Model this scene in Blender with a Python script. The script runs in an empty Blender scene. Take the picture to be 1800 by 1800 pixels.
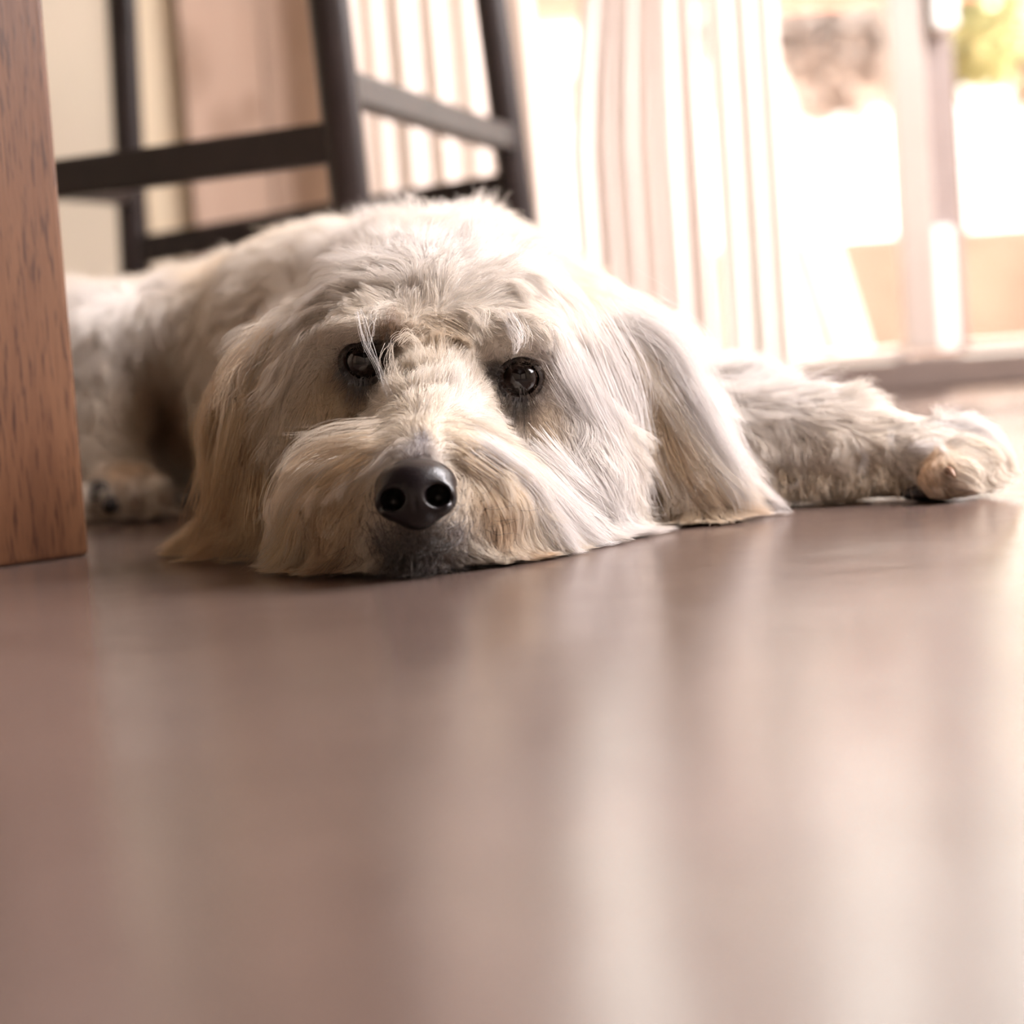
import bpy, bmesh, math, random
import numpy as np
from mathutils import Vector, Matrix
from mathutils.bvhtree import BVHTree

random.seed(7)
rng = np.random.default_rng(11)
S = bpy.context.scene
COL = S.collection

# ------------------------------------------------------------------ camera
FPX = 3750.0            # focal length in pixels of the 1800 px frame (50 mm on 24 mm)
CH = 0.1156             # the camera stands just above the floor
TILT = math.atan(320.0 / FPX)
ROLL = 0.073
FWD = np.array([0, math.cos(TILT), -math.sin(TILT)])
U0 = np.array([0, math.sin(TILT), math.cos(TILT)])
R0 = np.array([1.0, 0, 0])
RC = R0 * math.cos(ROLL) - U0 * math.sin(ROLL)
UC = U0 * math.cos(ROLL) + R0 * math.sin(ROLL)
CAMP = np.array([0, 0, CH])

cam_d = bpy.data.cameras.new('camera')
cam = bpy.data.objects.new('camera', cam_d)
COL.objects.link(cam)
cam.matrix_world = Matrix(((RC[0], UC[0], -FWD[0], 0), (RC[1], UC[1], -FWD[1], 0), (RC[2], UC[2], -FWD[2], CH), (0, 0, 0, 1)))
cam_d.sensor_width = 24
cam_d.lens = 50
cam_d.clip_start = 0.02
cam_d.dof.use_dof = True
cam_d.dof.focus_distance = 1.09
cam_d.dof.aperture_fstop = 3.1
S.camera = cam

def ray(px, py):
    return FWD + (px - 900) / FPX * RC + (900 - py) / FPX * UC
def P(px, py, Y):
    """the point at distance Y into the room that the photograph shows at (px, py)"""
    r = ray(px, py)
    return CAMP + r * (Y / r[1])
def FL(px, py):
    r = ray(px, py)
    return CAMP + r * (-CH / r[2])
def PX(pts):
    """points -> pixel"""
    q = pts - CAMP
    z = q @ FWD
    return np.stack([900 + FPX * (q @ RC) / z, 900 - FPX * (q @ UC) / z], -1)

# ------------------------------------------------------------------ world, sun, exposure
S.view_settings.view_transform = 'Standard'
S.view_settings.look = 'None'
S.view_settings.gamma = 1
S.view_settings.use_curve_mapping = False
S.view_settings.exposure = 0.92
S.cycles.use_denoising = True
S.cycles.denoising_prefilter = 'ACCURATE'
S.cycles.use_adaptive_sampling = True
S.cycles.adaptive_threshold = 0.08
S.cycles.adaptive_min_samples = 20
S.cycles.max_bounces = 5
S.cycles.diffuse_bounces = 2
S.cycles.glossy_bounces = 3
S.cycles.transmission_bounces = 3
S.cycles.transparent_max_bounces = 8
S.cycles.sample_clamp_indirect = 6
S.cycles.caustics_reflective = False
S.cycles.caustics_refractive = False

W = bpy.data.worlds.new('sky')
S.world = W
W.use_nodes = True
W.cycles.sampling_method = 'NONE'
wn = W.node_tree
wn.nodes['Background'].inputs['Color'].default_value = (1.0, 0.935, 0.87, 1)
wn.nodes['Background'].inputs['Strength'].default_value = 2.6

sun_d = bpy.data.lights.new('sun', 'SUN')
sun_d.energy = 17.0
sun_d.angle = math.radians(1.0)
sun_d.color = (1.0, 0.93, 0.82)
sun = bpy.data.objects.new('sun', sun_d)
COL.objects.link(sun)
sdir = Vector((0.35, 1.0, 2.0)).normalized()      # towards the sun
sun.rotation_euler = sdir.to_track_quat('Z', 'Y').to_euler()

def area(name, loc, target, sx, sy, power, color):
    d = bpy.data.lights.new(name, 'AREA')
    d.shape = 'RECTANGLE'; d.size = sx; d.size_y = sy
    d.energy = power; d.color = color
    o = bpy.data.objects.new(name, d); COL.objects.link(o)
    o.location = loc
    o.rotation_euler = (Vector(target) - Vector(loc)).to_track_quat('-Z', 'Y').to_euler()
    return o
# daylight of the window in the right-hand wall
area('window_daylight', (1.68, 1.25, 1.45), (0.0, 1.1, 0.1), 1.7, 1.3, 92, (0.98, 0.935, 0.96))
pl = bpy.data.lights.new('room_lamp', 'POINT'); pl.energy = 9; pl.shadow_soft_size = 0.035; pl.color = (1, .93, .84)
po = bpy.data.objects.new('room_lamp', pl); COL.objects.link(po); po.location = (0.62, -0.55, 1.35)

# ------------------------------------------------------------------ material helpers
def mat(name, color=(0.8, 0.8, 0.8), rough=0.5, metal=0.0, spec=0.5, coat=0.0, build=None):
    m = bpy.data.materials.new(name)
    m.use_nodes = True
    nt = m.node_tree
    b = nt.nodes['Principled BSDF']
    b.inputs['Base Color'].default_value = (*color, 1)
    b.inputs['Roughness'].default_value = rough
    b.inputs['Metallic'].default_value = metal
    b.inputs['Specular IOR Level'].default_value = spec
    b.inputs['Coat Weight'].default_value = coat
    if build: build(nt, b)
    return m
def node(nt, kind, **kw):
    n = nt.nodes.new(kind)
    for k, v in kw.items():
        if k.startswith('i_'): n.inputs[k[2:].replace('_', ' ')].default_value = v
        else: setattr(n, k, v)
    return n
def noise_ramp(nt, scale, detail, stops, coords='Object', stretch=(1, 1, 1), rough=0.6, distortion=0.0):
    tc = node(nt, 'ShaderNodeTexCoord')
    mp = node(nt, 'ShaderNodeMapping'); mp.inputs['Scale'].default_value = stretch
    nz = node(nt, 'ShaderNodeTexNoise'); nz.inputs['Scale'].default_value = scale
    nz.inputs['Detail'].default_value = detail; nz.inputs['Roughness'].default_value = rough
    nz.inputs['Distortion'].default_value = distortion
    rp = node(nt, 'ShaderNodeValToRGB')
    el = rp.color_ramp.elements
    while len(el) < len(stops): el.new(0.5)
    for e, (p, c) in zip(el, stops):
        e.position = p; e.color = (*c, 1)
    nt.links.new(tc.outputs[coords], mp.inputs[0]); nt.links.new(mp.outputs[0], nz.inputs['Vector'])
    nt.links.new(nz.outputs['Fac'], rp.inputs[0])
    return nz, rp
def add_bump(nt, b, scale, strength, dist=0.001, stretch=(1, 1, 1), detail=4):
    tc = node(nt, 'ShaderNodeTexCoord')
    mp = node(nt, 'ShaderNodeMapping'); mp.inputs['Scale'].default_value = stretch
    nz = node(nt, 'ShaderNodeTexNoise'); nz.inputs['Scale'].default_value = scale; nz.inputs['Detail'].default_value = detail
    bp = node(nt, 'ShaderNodeBump'); bp.inputs['Strength'].default_value = strength; bp.inputs['Distance'].default_value = dist
    nt.links.new(tc.outputs['Object'], mp.inputs[0]); nt.links.new(mp.outputs[0], nz.inputs['Vector'])
    nt.links.new(nz.outputs['Fac'], bp.inputs['Height']); nt.links.new(bp.outputs[0], b.inputs['Normal'])

def m_floor(nt, b):
    nz, rp = noise_ramp(nt, 1.6, 6, [(0.3, (0.092, 0.062, 0.051)), (0.55, (0.136, 0.094, 0.078)), (0.75, (0.114, 0.081, 0.069))], stretch=(1, 1, 1), distortion=1.2)
    nt.links.new(rp.outputs[0], b.inputs['Base Color'])
    nz2, rp2 = noise_ramp(nt, 7, 5, [(0.3, (0.13, 0.13, 0.13)), (0.7, (0.21, 0.21, 0.21))])
    nt.links.new(rp2.outputs[0], b.inputs['Roughness'])
    tc = node(nt, 'ShaderNodeTexCoord')
    fine = node(nt, 'ShaderNodeTexNoise'); fine.inputs['Scale'].default_value = 600; fine.inputs['Detail'].default_value = 3
    wav = node(nt, 'ShaderNodeTexNoise'); wav.inputs['Scale'].default_value = 5; wav.inputs['Detail'].default_value = 3
    b1 = node(nt, 'ShaderNodeBump'); b1.inputs['Strength'].default_value = 0.3; b1.inputs['Distance'].default_value = 0.0004
    b2 = node(nt, 'ShaderNodeBump'); b2.inputs['Strength'].default_value = 0.35; b2.inputs['Distance'].default_value = 0.004
    nt.links.new(tc.outputs['Object'], fine.inputs['Vector']); nt.links.new(tc.outputs['Object'], wav.inputs['Vector'])
    nt.links.new(fine.outputs['Fac'], b1.inputs['Height']); nt.links.new(wav.outputs['Fac'], b2.inputs['Height'])
    nt.links.new(b1.outputs[0], b2.inputs['Normal']); nt.links.new(b2.outputs[0], b.inputs['Normal'])
def m_wood(c0, c1, c2):
    def f(nt, b):
        nz, rp = noise_ramp(nt, 9, 9, [(0.30, c0), (0.5, c1), (0.72, c2)], stretch=(3.2, 3.2, 0.35), rough=0.68, distortion=0.5)
        n2, r2 = noise_ramp(nt, 55, 3, [(0.53, (1, 1, 1)), (0.66, (0.38, 0.30, 0.27))], stretch=(9, 9, 0.8), rough=0.5)
        mx = node(nt, 'ShaderNodeMix', data_type='RGBA', blend_type='MULTIPLY'); mx.inputs[0].default_value = 0.9
        nt.links.new(rp.outputs[0], mx.inputs[6]); nt.links.new(r2.outputs[0], mx.inputs[7])
        nt.links.new(mx.outputs[2], b.inputs['Base Color'])
        bp = node(nt, 'ShaderNodeBump'); bp.inputs['Strength'].default_value = 0.3; bp.inputs['Distance'].default_value = 0.0006
        nt.links.new(n2.outputs['Fac'], bp.inputs['Height']); nt.links.new(bp.outputs[0], b.inputs['Normal'])
    return f
def m_mottle(c0, c1, scale=4, stretch=(1, 1, 1)):
    def f(nt, b):
        nz, rp = noise_ramp(nt, scale, 4, [(0.35, c0), (0.65, c1)], stretch=stretch)
        nt.links.new(rp.outputs[0], b.inputs['Base Color'])
    return f
def m_pine(nt, b):
    nz, rp = noise_ramp(nt, 5, 5, [(0.3, (0.46, 0.315, 0.235)), (0.7, (0.54, 0.385, 0.30))], stretch=(3, 3, 0.25), distortion=0.4)
    tc = node(nt, 'ShaderNodeTexCoord'); last = rp.outputs[0]
    dn = node(nt, 'ShaderNodeTexNoise'); dn.inputs['Scale'].default_value = 22
    nt.links.new(tc.outputs['Object'], dn.inputs['Vector'])
    for (x, z, r) in ((-0.098, 0.475, .030), (-0.052, 0.392, .022), (-.02, .41, .015), (0.03, .70, .03), (-.06, .95, .03), (.05, 1.3, .03)):
        mp = node(nt, 'ShaderNodeMapping', vector_type='POINT'); mp.inputs['Location'].default_value = (-x / r, 0, -z / (r * 1.5)); mp.inputs['Scale'].default_value = (1 / r, 0, 1 / (r * 1.5))
        ln = node(nt, 'ShaderNodeVectorMath', operation='LENGTH'); ad = node(nt, 'ShaderNodeMath', operation='ADD')
        mr = node(nt, 'ShaderNodeMapRange'); mr.inputs['From Min'].default_value = 1.9; mr.inputs['From Max'].default_value = .9; mr.inputs['To Max'].default_value = 0.55
        mx = node(nt, 'ShaderNodeMix', data_type='RGBA'); mx.inputs[7].default_value = (0.27, 0.165, 0.11, 1)
        nt.links.new(tc.outputs['Object'], mp.inputs[0]); nt.links.new(mp.outputs[0], ln.inputs[0]); nt.links.new(ln.outputs['Value'], ad.inputs[0]); nt.links.new(dn.outputs['Fac'], ad.inputs[1])
        nt.links.new(ad.outputs[0], mr.inputs['Value']); nt.links.new(mr.outputs[0], mx.inputs[0]); nt.links.new(last, mx.inputs[6]); last = mx.outputs[2]
    nt.links.new(last, b.inputs['Base Color'])

MF = mat('polished_concrete', rough=0.22, spec=0.5, build=m_floor)
MWALL = mat('beige_paint', (0.66, 0.56, 0.44), 0.7, build=m_mottle((0.64, 0.55, 0.43), (0.68, 0.57, 0.45), 2))
MCEIL = mat('white_ceiling_paint', (0.8, 0.76, 0.7), 0.8, build=m_mottle((0.79, 0.75, 0.69), (0.82, 0.78, 0.72), 2))
MTABLE = mat('reddish_hardwood', rough=0.42, spec=0.4, build=m_wood((0.065, 0.023, 0.009), (0.112, 0.044, 0.018), (0.155, 0.068, 0.03)))
MSTOOL = mat('black_brown_lacquer', (0.030, 0.020, 0.018), 0.33, spec=0.3, build=m_mottle((0.016, 0.010, 0.009), (0.021, 0.013, 0.012), 30))
MPINE = mat('knotty_pine', rough=0.6, build=m_pine)
MFRAME = mat('greige_aluminium', (0.55, 0.47, 0.42), 0.45, build=m_mottle((0.42, 0.35, 0.31), (0.45, 0.38, 0.34), 8))
MFRAME2 = mat('dark_greige_aluminium', (0.42, 0.34, 0.31), 0.45, build=m_mottle((0.29, 0.23, 0.21), (0.32, 0.26, 0.24), 8))
MSILL = mat('taupe_sill', (0.36, 0.27, 0.23), 0.5, build=m_mottle((0.12, 0.088, 0.075), (0.15, 0.11, 0.094), 8))
MPAVE = mat('terracotta_paving', rough=0.8, build=m_mottle((0.60, 0.40, 0.31), (0.72, 0.54, 0.44), 3))
MLOW = mat('rose_render', rough=0.85, build=m_mottle((0.27, 0.20, 0.172), (0.38, 0.30, 0.26), 3))
MWHITE = mat('white_garden_paint', (0.9, 0.9, 0.88), 0.4, build=m_mottle((0.88, 0.88, 0.86), (0.92, 0.92, 0.9), 8))
MBEAM = mat('red_cedar', rough=0.6, build=m_mottle((0.52, 0.22, 0.17), (0.62, 0.30, 0.24), 6, (1, 6, 6)))
def m_leaf(c0, c1):
    return mat('foliage', rough=0.55, build=m_mottle(c0, c1, 9))

def m_glass():
    m = bpy.data.materials.new('clear_glass'); m.use_nodes = True
    nt = m.node_tree; nt.nodes.clear()
    out = node(nt, 'ShaderNodeOutputMaterial'); tr = node(nt, 'ShaderNodeBsdfTransparent'); gl = node(nt, 'ShaderNodeBsdfGlossy')
    tr.inputs[0].default_value = (0.96, 0.97, 0.96, 1); gl.inputs['Roughness'].default_value = 0.02
    lf = node(nt, 'ShaderNodeLayerWeight'); lf.inputs[0].default_value = 0.5
    pw_ = node(nt, 'ShaderNodeMath', operation='POWER'); pw_.inputs[1].default_value = 5
    lw = node(nt, 'ShaderNodeMath', operation='MULTIPLY_ADD'); lw.inputs[1].default_value = 0.92; lw.inputs[2].default_value = 0.04
    nt.links.new(lf.outputs['Facing'], pw_.inputs[0]); nt.links.new(pw_.outputs[0], lw.inputs[0])
    mx = node(nt, 'ShaderNodeMixShader')
    nt.links.new(lw.outputs[0], mx.inputs[0]); nt.links.new(tr.outputs[0], mx.inputs[1]); nt.links.new(gl.outputs[0], mx.inputs[2])
    nt.links.new(mx.outputs[0], out.inputs[0])
    return m
MGLASS = m_glass()
def m_cloth(name, c, trans):
    m = bpy.data.materials.new(name); m.use_nodes = True
    nt = m.node_tree; nt.nodes.clear()
    out = node(nt, 'ShaderNodeOutputMaterial'); d = node(nt, 'ShaderNodeBsdfDiffuse'); t = node(nt, 'ShaderNodeBsdfTranslucent')
    nz, rp = noise_ramp(nt, 34, 2, [(0.35, tuple(x * 0.86 for x in c)), (0.65, c)], stretch=(1, 1, 0.03))
    nt.links.new(rp.outputs[0], d.inputs[0]); nt.links.new(rp.outputs[0], t.inputs[0])
    mx = node(nt, 'ShaderNodeMixShader'); mx.inputs[0].default_value = trans
    nt.links.new(d.outputs[0], mx.inputs[1]); nt.links.new(t.outputs[0], mx.inputs[2]); nt.links.new(mx.outputs[0], out.inputs[0])
    return m
MCLOTH = m_cloth('sheer_blush_fabric', (0.86, 0.75, 0.68), 0.062)
MCLOTH2 = m_cloth('sunlit_white_fabric', (0.93, 0.87, 0.83), 0.085)  # paler, more translucent cloth gives this panel its sunlit look
MCLOTH3 = m_cloth('dense_blush_fabric', (0.86, 0.76, 0.71), 0.052)

# ------------------------------------------------------------------ object helpers
def link(name, me, m, parent=None, smooth=False):
    o = bpy.data.objects.new(name, me)
    COL.objects.link(o)
    if m: me.materials.append(m)
    if parent is not None: o.parent = parent
    if smooth: me.polygons.foreach_set('use_smooth', [True] * len(me.polygons))
    return o
def from_bm(name, bm, m, parent=None, smooth=False):
    me = bpy.data.meshes.new(name); bm.to_mesh(me); bm.free()
    return link(name, me, m, parent, smooth)
def tag(o, label=None, cat=None, group=None, kind=None):
    for k, v in (('label', label), ('category', cat), ('group', group), ('kind', kind)):
        if v: o[k] = v
    return o
def empty(name, loc):
    o = bpy.data.objects.new(name, None); COL.objects.link(o); o.location = loc
    o.empty_display_size = 0.05
    return o
def rel(bm, o):
    """move geometry given in world space into the frame of its parent empty"""
    bmesh.ops.translate(bm, verts=bm.verts, vec=-Vector(o.location))
    return bm
def box_bm(lo, hi, bevel=0.0, bm=None):
    bm = bm or bmesh.new()
    r = bmesh.ops.create_cube(bm, size=1)
    lo = Vector(lo); hi = Vector(hi)
    for v in r['verts']:
        v.co = Vector([(lo[i] + hi[i]) / 2 + v.co[i] * (hi[i] - lo[i]) for i in range(3)])
    if bevel:
        es = list({e for v in r['verts'] for e in v.link_edges})
        bmesh.ops.bevel(bm, geom=es, offset=bevel, segments=3, profile=0.6, affect='EDGES')
    return bm
def bar_bm(a, b, w, d, side, bevel=0.003, round_=False, w2=None):
    """a bar from a to b; w across «side», d across the other way; round_ gives an oval section"""
    a = np.array(a, float); b = np.array(b, float)
    ax = (b - a) / np.linalg.norm(b - a)
    s = np.array(side, float); s -= ax * (s @ ax); s /= np.linalg.norm(s)
    t = np.cross(ax, s)
    bm = bmesh.new(); n = 20 if round_ else 4
    rings = []
    L = np.linalg.norm(b - a)
    w2 = w2 or w
    fr = [0, .002, .25, .5, .75, 1 - .002, 1] if round_ else [0, 1]
    for f in fr:
        k = 0.9 if (round_ and f in (0, 1)) else 1
        ww = (w + (w2 - w) * f) * k; dd = d * ww / w
        ring = []
        for i in range(n):
            if round_:
                an = 2 * math.pi * i / n
                # superellipse: a rounded square leg
                c, si = math.cos(an), math.sin(an)
                e = 0.75
                x = math.copysign(abs(c) ** e, c); y = math.copysign(abs(si) ** e, si)
            else:
                x, y = [(-1, -1), (1, -1), (1, 1), (-1, 1)][i]
            ring.append(bm.verts.new(a + ax * L * f + s * x * ww / 2 + t * y * dd / 2))
        rings.append(ring)
    for r0, r1 in zip(rings[:-1], rings[1:]):
        for i in range(n):
            bm.faces.new((r0[i], r0[(i + 1) % n], r1[(i + 1) % n], r1[i]))
    bm.faces.new(rings[0][::-1]); bm.faces.new(rings[-1])
    bmesh.ops.recalc_face_normals(bm, faces=bm.faces)
    if bevel and not round_:
        bmesh.ops.bevel(bm, geom=list(bm.edges), offset=bevel, segments=3, profile=0.6, affect='EDGES')
    return bm

# ------------------------------------------------------------------ the room
DY = 2.74     # plane of the glass door
tag(from_bm('floor', box_bm((-2.6, -1.2, -0.06), (1.75, DY + 0.02, 0)), MF), kind='structure')
DL = P(620, 400, DY)[0]      # left edge of the door opening
tag(from_bm('wall_back', box_bm((-2.6, DY, -0.06), (DL, DY + 0.14, 2.5)), MWALL), kind='structure')
tag(from_bm('wall_header', box_bm((DL, DY, 2.12), (1.75, DY + 0.14, 2.5)), MWALL), kind='structure')
tag(from_bm('wall_left', box_bm((-2.72, -1.2, -0.06), (-2.6, DY + 0.14, 2.5)), MWALL), kind='structure')
bm = box_bm((1.75, -1.2, -0.06), (1.87, DY + 0.14, 0.8))
box_bm((1.75, -1.2, 2.1), (1.87, DY + 0.14, 2.5), bm=bm)
box_bm((1.75, -1.2, 0.8), (1.87, 0.55, 2.1), bm=bm)
box_bm((1.75, 2.15, 0.8), (1.87, DY + 0.14, 2.1), bm=bm)
tag(from_bm('wall_right', bm, MWALL), kind='structure')
tag(from_bm('wall_front', box_bm((-2.72, -1.3, -0.06), (1.87, -1.2, 2.5)), mat('brown_fill_paint', (0.42, 0.34, 0.28), 0.6, build=m_mottle((0.40, 0.33, 0.27), (0.43, 0.35, 0.29), 2))), kind='structure')  # unseen wall; brown tone picked to set the fill light
tag(from_bm('ceiling', box_bm((-2.72, -1.2, 2.5), (1.87, DY + 0.14, 2.58)), MCEIL), kind='structure')

# sliding glass door: frame parts, stiles and panes
door = tag(empty('door_1', (DL, DY, 0)), kind='structure')
def dpart(name, lo, hi, m, bev=0.004):
    return from_bm(name, rel(box_bm(lo, hi, bev), door), m, door)
xs0, xs1 = P(1590, 520, DY)[0], P(1650, 520, DY)[0]
xs2 = P(1712, 520, DY)[0]
dpart('sill', (DL, DY - 0.035, 0.0), (1.75, DY + 0.13, 0.043), MSILL, 0.006)
dpart('door_head', (DL, DY, 2.06), (1.75, DY + 0.1, 2.12), MFRAME)
dpart('jamb', (DL, DY, 0.04), (DL + 0.05, DY + 0.1, 2.06), MFRAME)
dpart('stile', (xs0, DY, 0.05), (xs1, DY + 0.04, 2.06), MFRAME)
dpart('stile', (xs1 - 0.012, DY + 0.045, 0.05), (xs2, DY + 0.085, 2.06), MFRAME2)
dpart('bottom_rail', (DL + 0.05, DY + 0.002, 0.043), (xs0, DY + 0.038, 0.056), MFRAME)
dpart('bottom_rail', (xs2, DY + 0.047, 0.043), (1.75, DY + 0.083, 0.056), MFRAME)
dpart('pane', (DL + 0.05, DY + 0.017, 0.056), (xs0, DY + 0.023, 2.06), MGLASS, 0)
dpart('pane', (xs2, DY + 0.062, 0.056), (1.75, DY + 0.068, 2.06), MGLASS, 0)
ha, hb = P(1680, 590, DY - 0.01), P(1670, 395, DY - 0.01)
dpart('reflection_strip', (ha[0] - 0.012, DY + 0.03, 0.05), (ha[0] + 0.012, DY + 0.046, hb[2]), MWHITE, 0.002)  # white strip standing in for a reflection on the stile
hc = P(1660, 50, DY)
dpart('reflection_block', (hc[0] - 0.016, DY - 0.012, hc[2]), (hc[0] + 0.016, DY + 0.046, hc[2] + 0.26), MWHITE, 0.006)  # white block added as the upper reflection on the stile

# curtains, hanging in front of the door in folds
def curtain(name, x0p, x1p, m, label, folds, amp, pull=0.0, ytop=2.2, y0=DY - 0.09, flare=0.0, seed=0, bot=0.012):
    r = random.Random(seed)
    xa, xb = P(x0p, 400, y0)[0], P(x1p, 400, y0)[0]
    nu, nv = folds * 14, 24
    ph = [r.uniform(-.5, .5) for _ in range(folds + 2)]
    am = [r.uniform(.6, 1.3) for _ in range(folds + 2)]
    bm = bmesh.new(); vs = []
    root = ((xa + xb) / 2, y0, bot)
    for j in range(nv + 1):
        row = []
        z = bot + (ytop - bot) * (j / nv) ** 1.4
        for i in range(nu + 1):
            u = i / nu
            k = u * folds
            a = am[int(k)] * (1 - (k % 1)) + am[int(k) + 1] * (k % 1)
            y = y0 + amp * a * math.sin(2 * math.pi * k + 0.5 * math.sin(3 * k + z * 1.5) + ph[0])
            y += 0.003 * math.sin(11 * k + 2 * z)
            fl = flare * max(0, 1 - z / 0.45) ** 1.6 * u ** 2
            x = xa + (xb - xa) * u + fl - pull * (u if pull > 0 else 1 - u) * min(max(0, z - .35), .8) + 0.15 * amp * math.sin(4 * math.pi * k)
            row.append(bm.verts.new((x - root[0], y - root[1], z - root[2])))
        vs.append(row)
    for j in range(nv):
        for i in range(nu):
            bm.faces.new((vs[j][i], vs[j][i + 1], vs[j + 1][i + 1], vs[j + 1][i]))
    o = from_bm(name, bm, m, smooth=True); o.location = root
    tag(o, label, 'curtain', 'curtains over the glass door')
    return o
curtain('curtain', 588, 968, MCLOTH, 'blush sheer curtain panel hanging behind the dark stool legs', 7, 0.010, pull=0.02, seed=1)
curtain('curtain', 1010, 1245, MCLOTH3, 'pinkish grey curtain panel in narrow folds, middle one of three', 6, 0.014, pull=-0.16, seed=2)
curtain('curtain', 1262, 1385, MCLOTH2, 'curtain edge whitened to look sunlit beside the clear pane of the glass door', 3, 0.02, seed=3, flare=0.0)
# rail that carries them
rl = from_bm('curtain_rail', bar_bm((DL - 0.1, DY - 0.09, 2.22), (1.7, DY - 0.09, 2.22), 0.025, 0.025, (0, 1, 0), round_=True), MFRAME, smooth=True)
tag(rl, 'metal curtain rail above the glass door', 'curtain rail')

# pale board with knots standing against the beige wall
pa, pb = P(335, 300, DY - 0.03)[0], P(622, 300, DY - 0.03)[0]
root = empty('pine_screen', ((pa + pb) / 2, DY - 0.03, 0))
tag(root, 'pale knotty pine board standing upright against the beige wall behind the stool', 'board')
for k in range(2):
    w = (pb - pa) / 2
    from_bm('plank', rel(box_bm((pa + k * w + .001, DY - 0.04, 0.001), (pa + (k + 1) * w - .001, DY - 0.015, 1.9), 0.003), root), MPINE, root)
bx0 = P(105, 300, DY)[0]
tag(from_bm('baseboard_back', box_bm((-2.6, DY - 0.012, 0), (pa - 0.01, DY, 0.06), 0.003), MWALL), kind='structure')
bx = P(246, 200, DY - .01)[0]
tag(from_bm('trim_1', box_bm((bx, DY - 0.02, 0.0), (pa - 0.004, DY - 0.0005, 2.1), 0.004), mat('cream_paint', (0.78, 0.64, 0.46), 0.5, build=m_mottle((0.76, 0.62, 0.44), (0.80, 0.66, 0.48), 3))), kind='structure')

# ------------------------------------------------------------------ outdoors
tag(from_bm('patio_ground', box_bm((-4, DY + 0.14, -0.16), (8, 14, -0.06)), MPAVE), kind='structure')
wy = 3.9
tz = P(1640, 408, wy)[2]
gw = from_bm('garden_wall', box_bm((-3.0, wy, -0.06), (5.0, wy + 0.25, tz), 0.01), MLOW)
tag(gw, 'low rose coloured garden wall outside, seen through the glass door', 'wall')
bz = P(1500, -2, 3.5)[2]
bm_ = from_bm('porch_beam', box_bm((-2.0, 3.5, bz), (4.0, 3.6, bz + 0.09), 0.004), MBEAM)
tag(bm_, 'red cedar beam crossing the very top of the glass door view', 'beam')
pr = from_bm('porch_roof', box_bm((-3.0, DY + 0.14, 2.30), (4.0, 3.42, 2.36), 0.004), MBEAM)
tag(pr, kind='structure')
def leaf_cluster(name, centre, radii, n, size, m, label, seed, trunk=None):
    r = random.Random(seed)
    root = tag(empty(name, (centre[0], centre[1], -0.06)), label, 'tree')
    bm = bmesh.new()
    for _ in range(n):
        while True:
            q = Vector((r.uniform(-1, 1), r.uniform(-1, 1), r.uniform(-1, 1)))
            if 0.2 < q.length < 1: break
        q = Vector((q.x * radii[0], q.y * radii[1], q.z * radii[2])) + Vector(centre)
        s = size * r.uniform(.6, 1.3)
        d = Vector((r.uniform(-1, 1), r.uniform(-1, 1), r.uniform(-1, .4))).normalized()
        t = d.orthogonal().normalized(); bb = d.cross(t)
        pts = [q, q + d * s * .5 + t * s * .28 + bb * s * .05, q + d * s, q + d * s * .5 - t * s * .28 + bb * s * .05]
        bm.faces.new([bm.verts.new(p) for p in pts])
    o = from_bm('foliage', rel(bm, root), m, root); o['kind'] = 'stuff'
    # trunk and bough
    if trunk is not None:
        tb = bar_bm((trunk[0], trunk[1], -0.06), (trunk[0], trunk[1], centre[2] + .12), 0.06, 0.06, (1, 0, 0), round_=True, w2=0.04)
        from_bm('trunk', rel(tb, root), MSILL, root, smooth=True)
        tb = bar_bm((trunk[0], trunk[1], centre[2] + .1), (centre[0], centre[1], centre[2] + .16), 0.035, 0.035, (0, 0, 1), round_=True, w2=0.02)
        from_bm('bough', rel(tb, root), MSILL, root, smooth=True)
    return root
ML1 = m_leaf((0.46, 0.42, 0.42), (0.60, 0.56, 0.56))  # leaf colour paled to put veiling glare into the crown
ML2 = m_leaf((0.44, 0.46, 0.22), (0.58, 0.57, 0.32))
ML3 = m_leaf((0.44, 0.38, 0.34), (0.54, 0.48, 0.38))
def outdoor_plant(name, px, py, Y, radii, n, sz, m, label, seed, tpx):
    c = P(px, py, Y); t = P(tpx, py, Y)
    leaf_cluster(name, c, radii, n, sz, m, label, seed, trunk=t)
outdoor_plant('broadleaf_tree', 1440, -10, 6.4, (0.42, 0.30, 0.36), 7000, 0.07, ML1, 'greyish tree crown outside, in the left pane of the glass door', 5, 1648)
outdoor_plant('broadleaf_tree', 1850, -40, 5.6, (0.20, 0.18, 0.34), 3000, 0.07, ML3, 'tan leaved tree crown outside at the right edge of the door view', 6, 1940)
outdoor_plant('flowering_shrub', 1715, 10, 4.9, (0.10, 0.15, 0.19), 900, 0.06, ML2, 'yellow green leafy shrub outside, right beside the door stile', 8, 1660)

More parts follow.
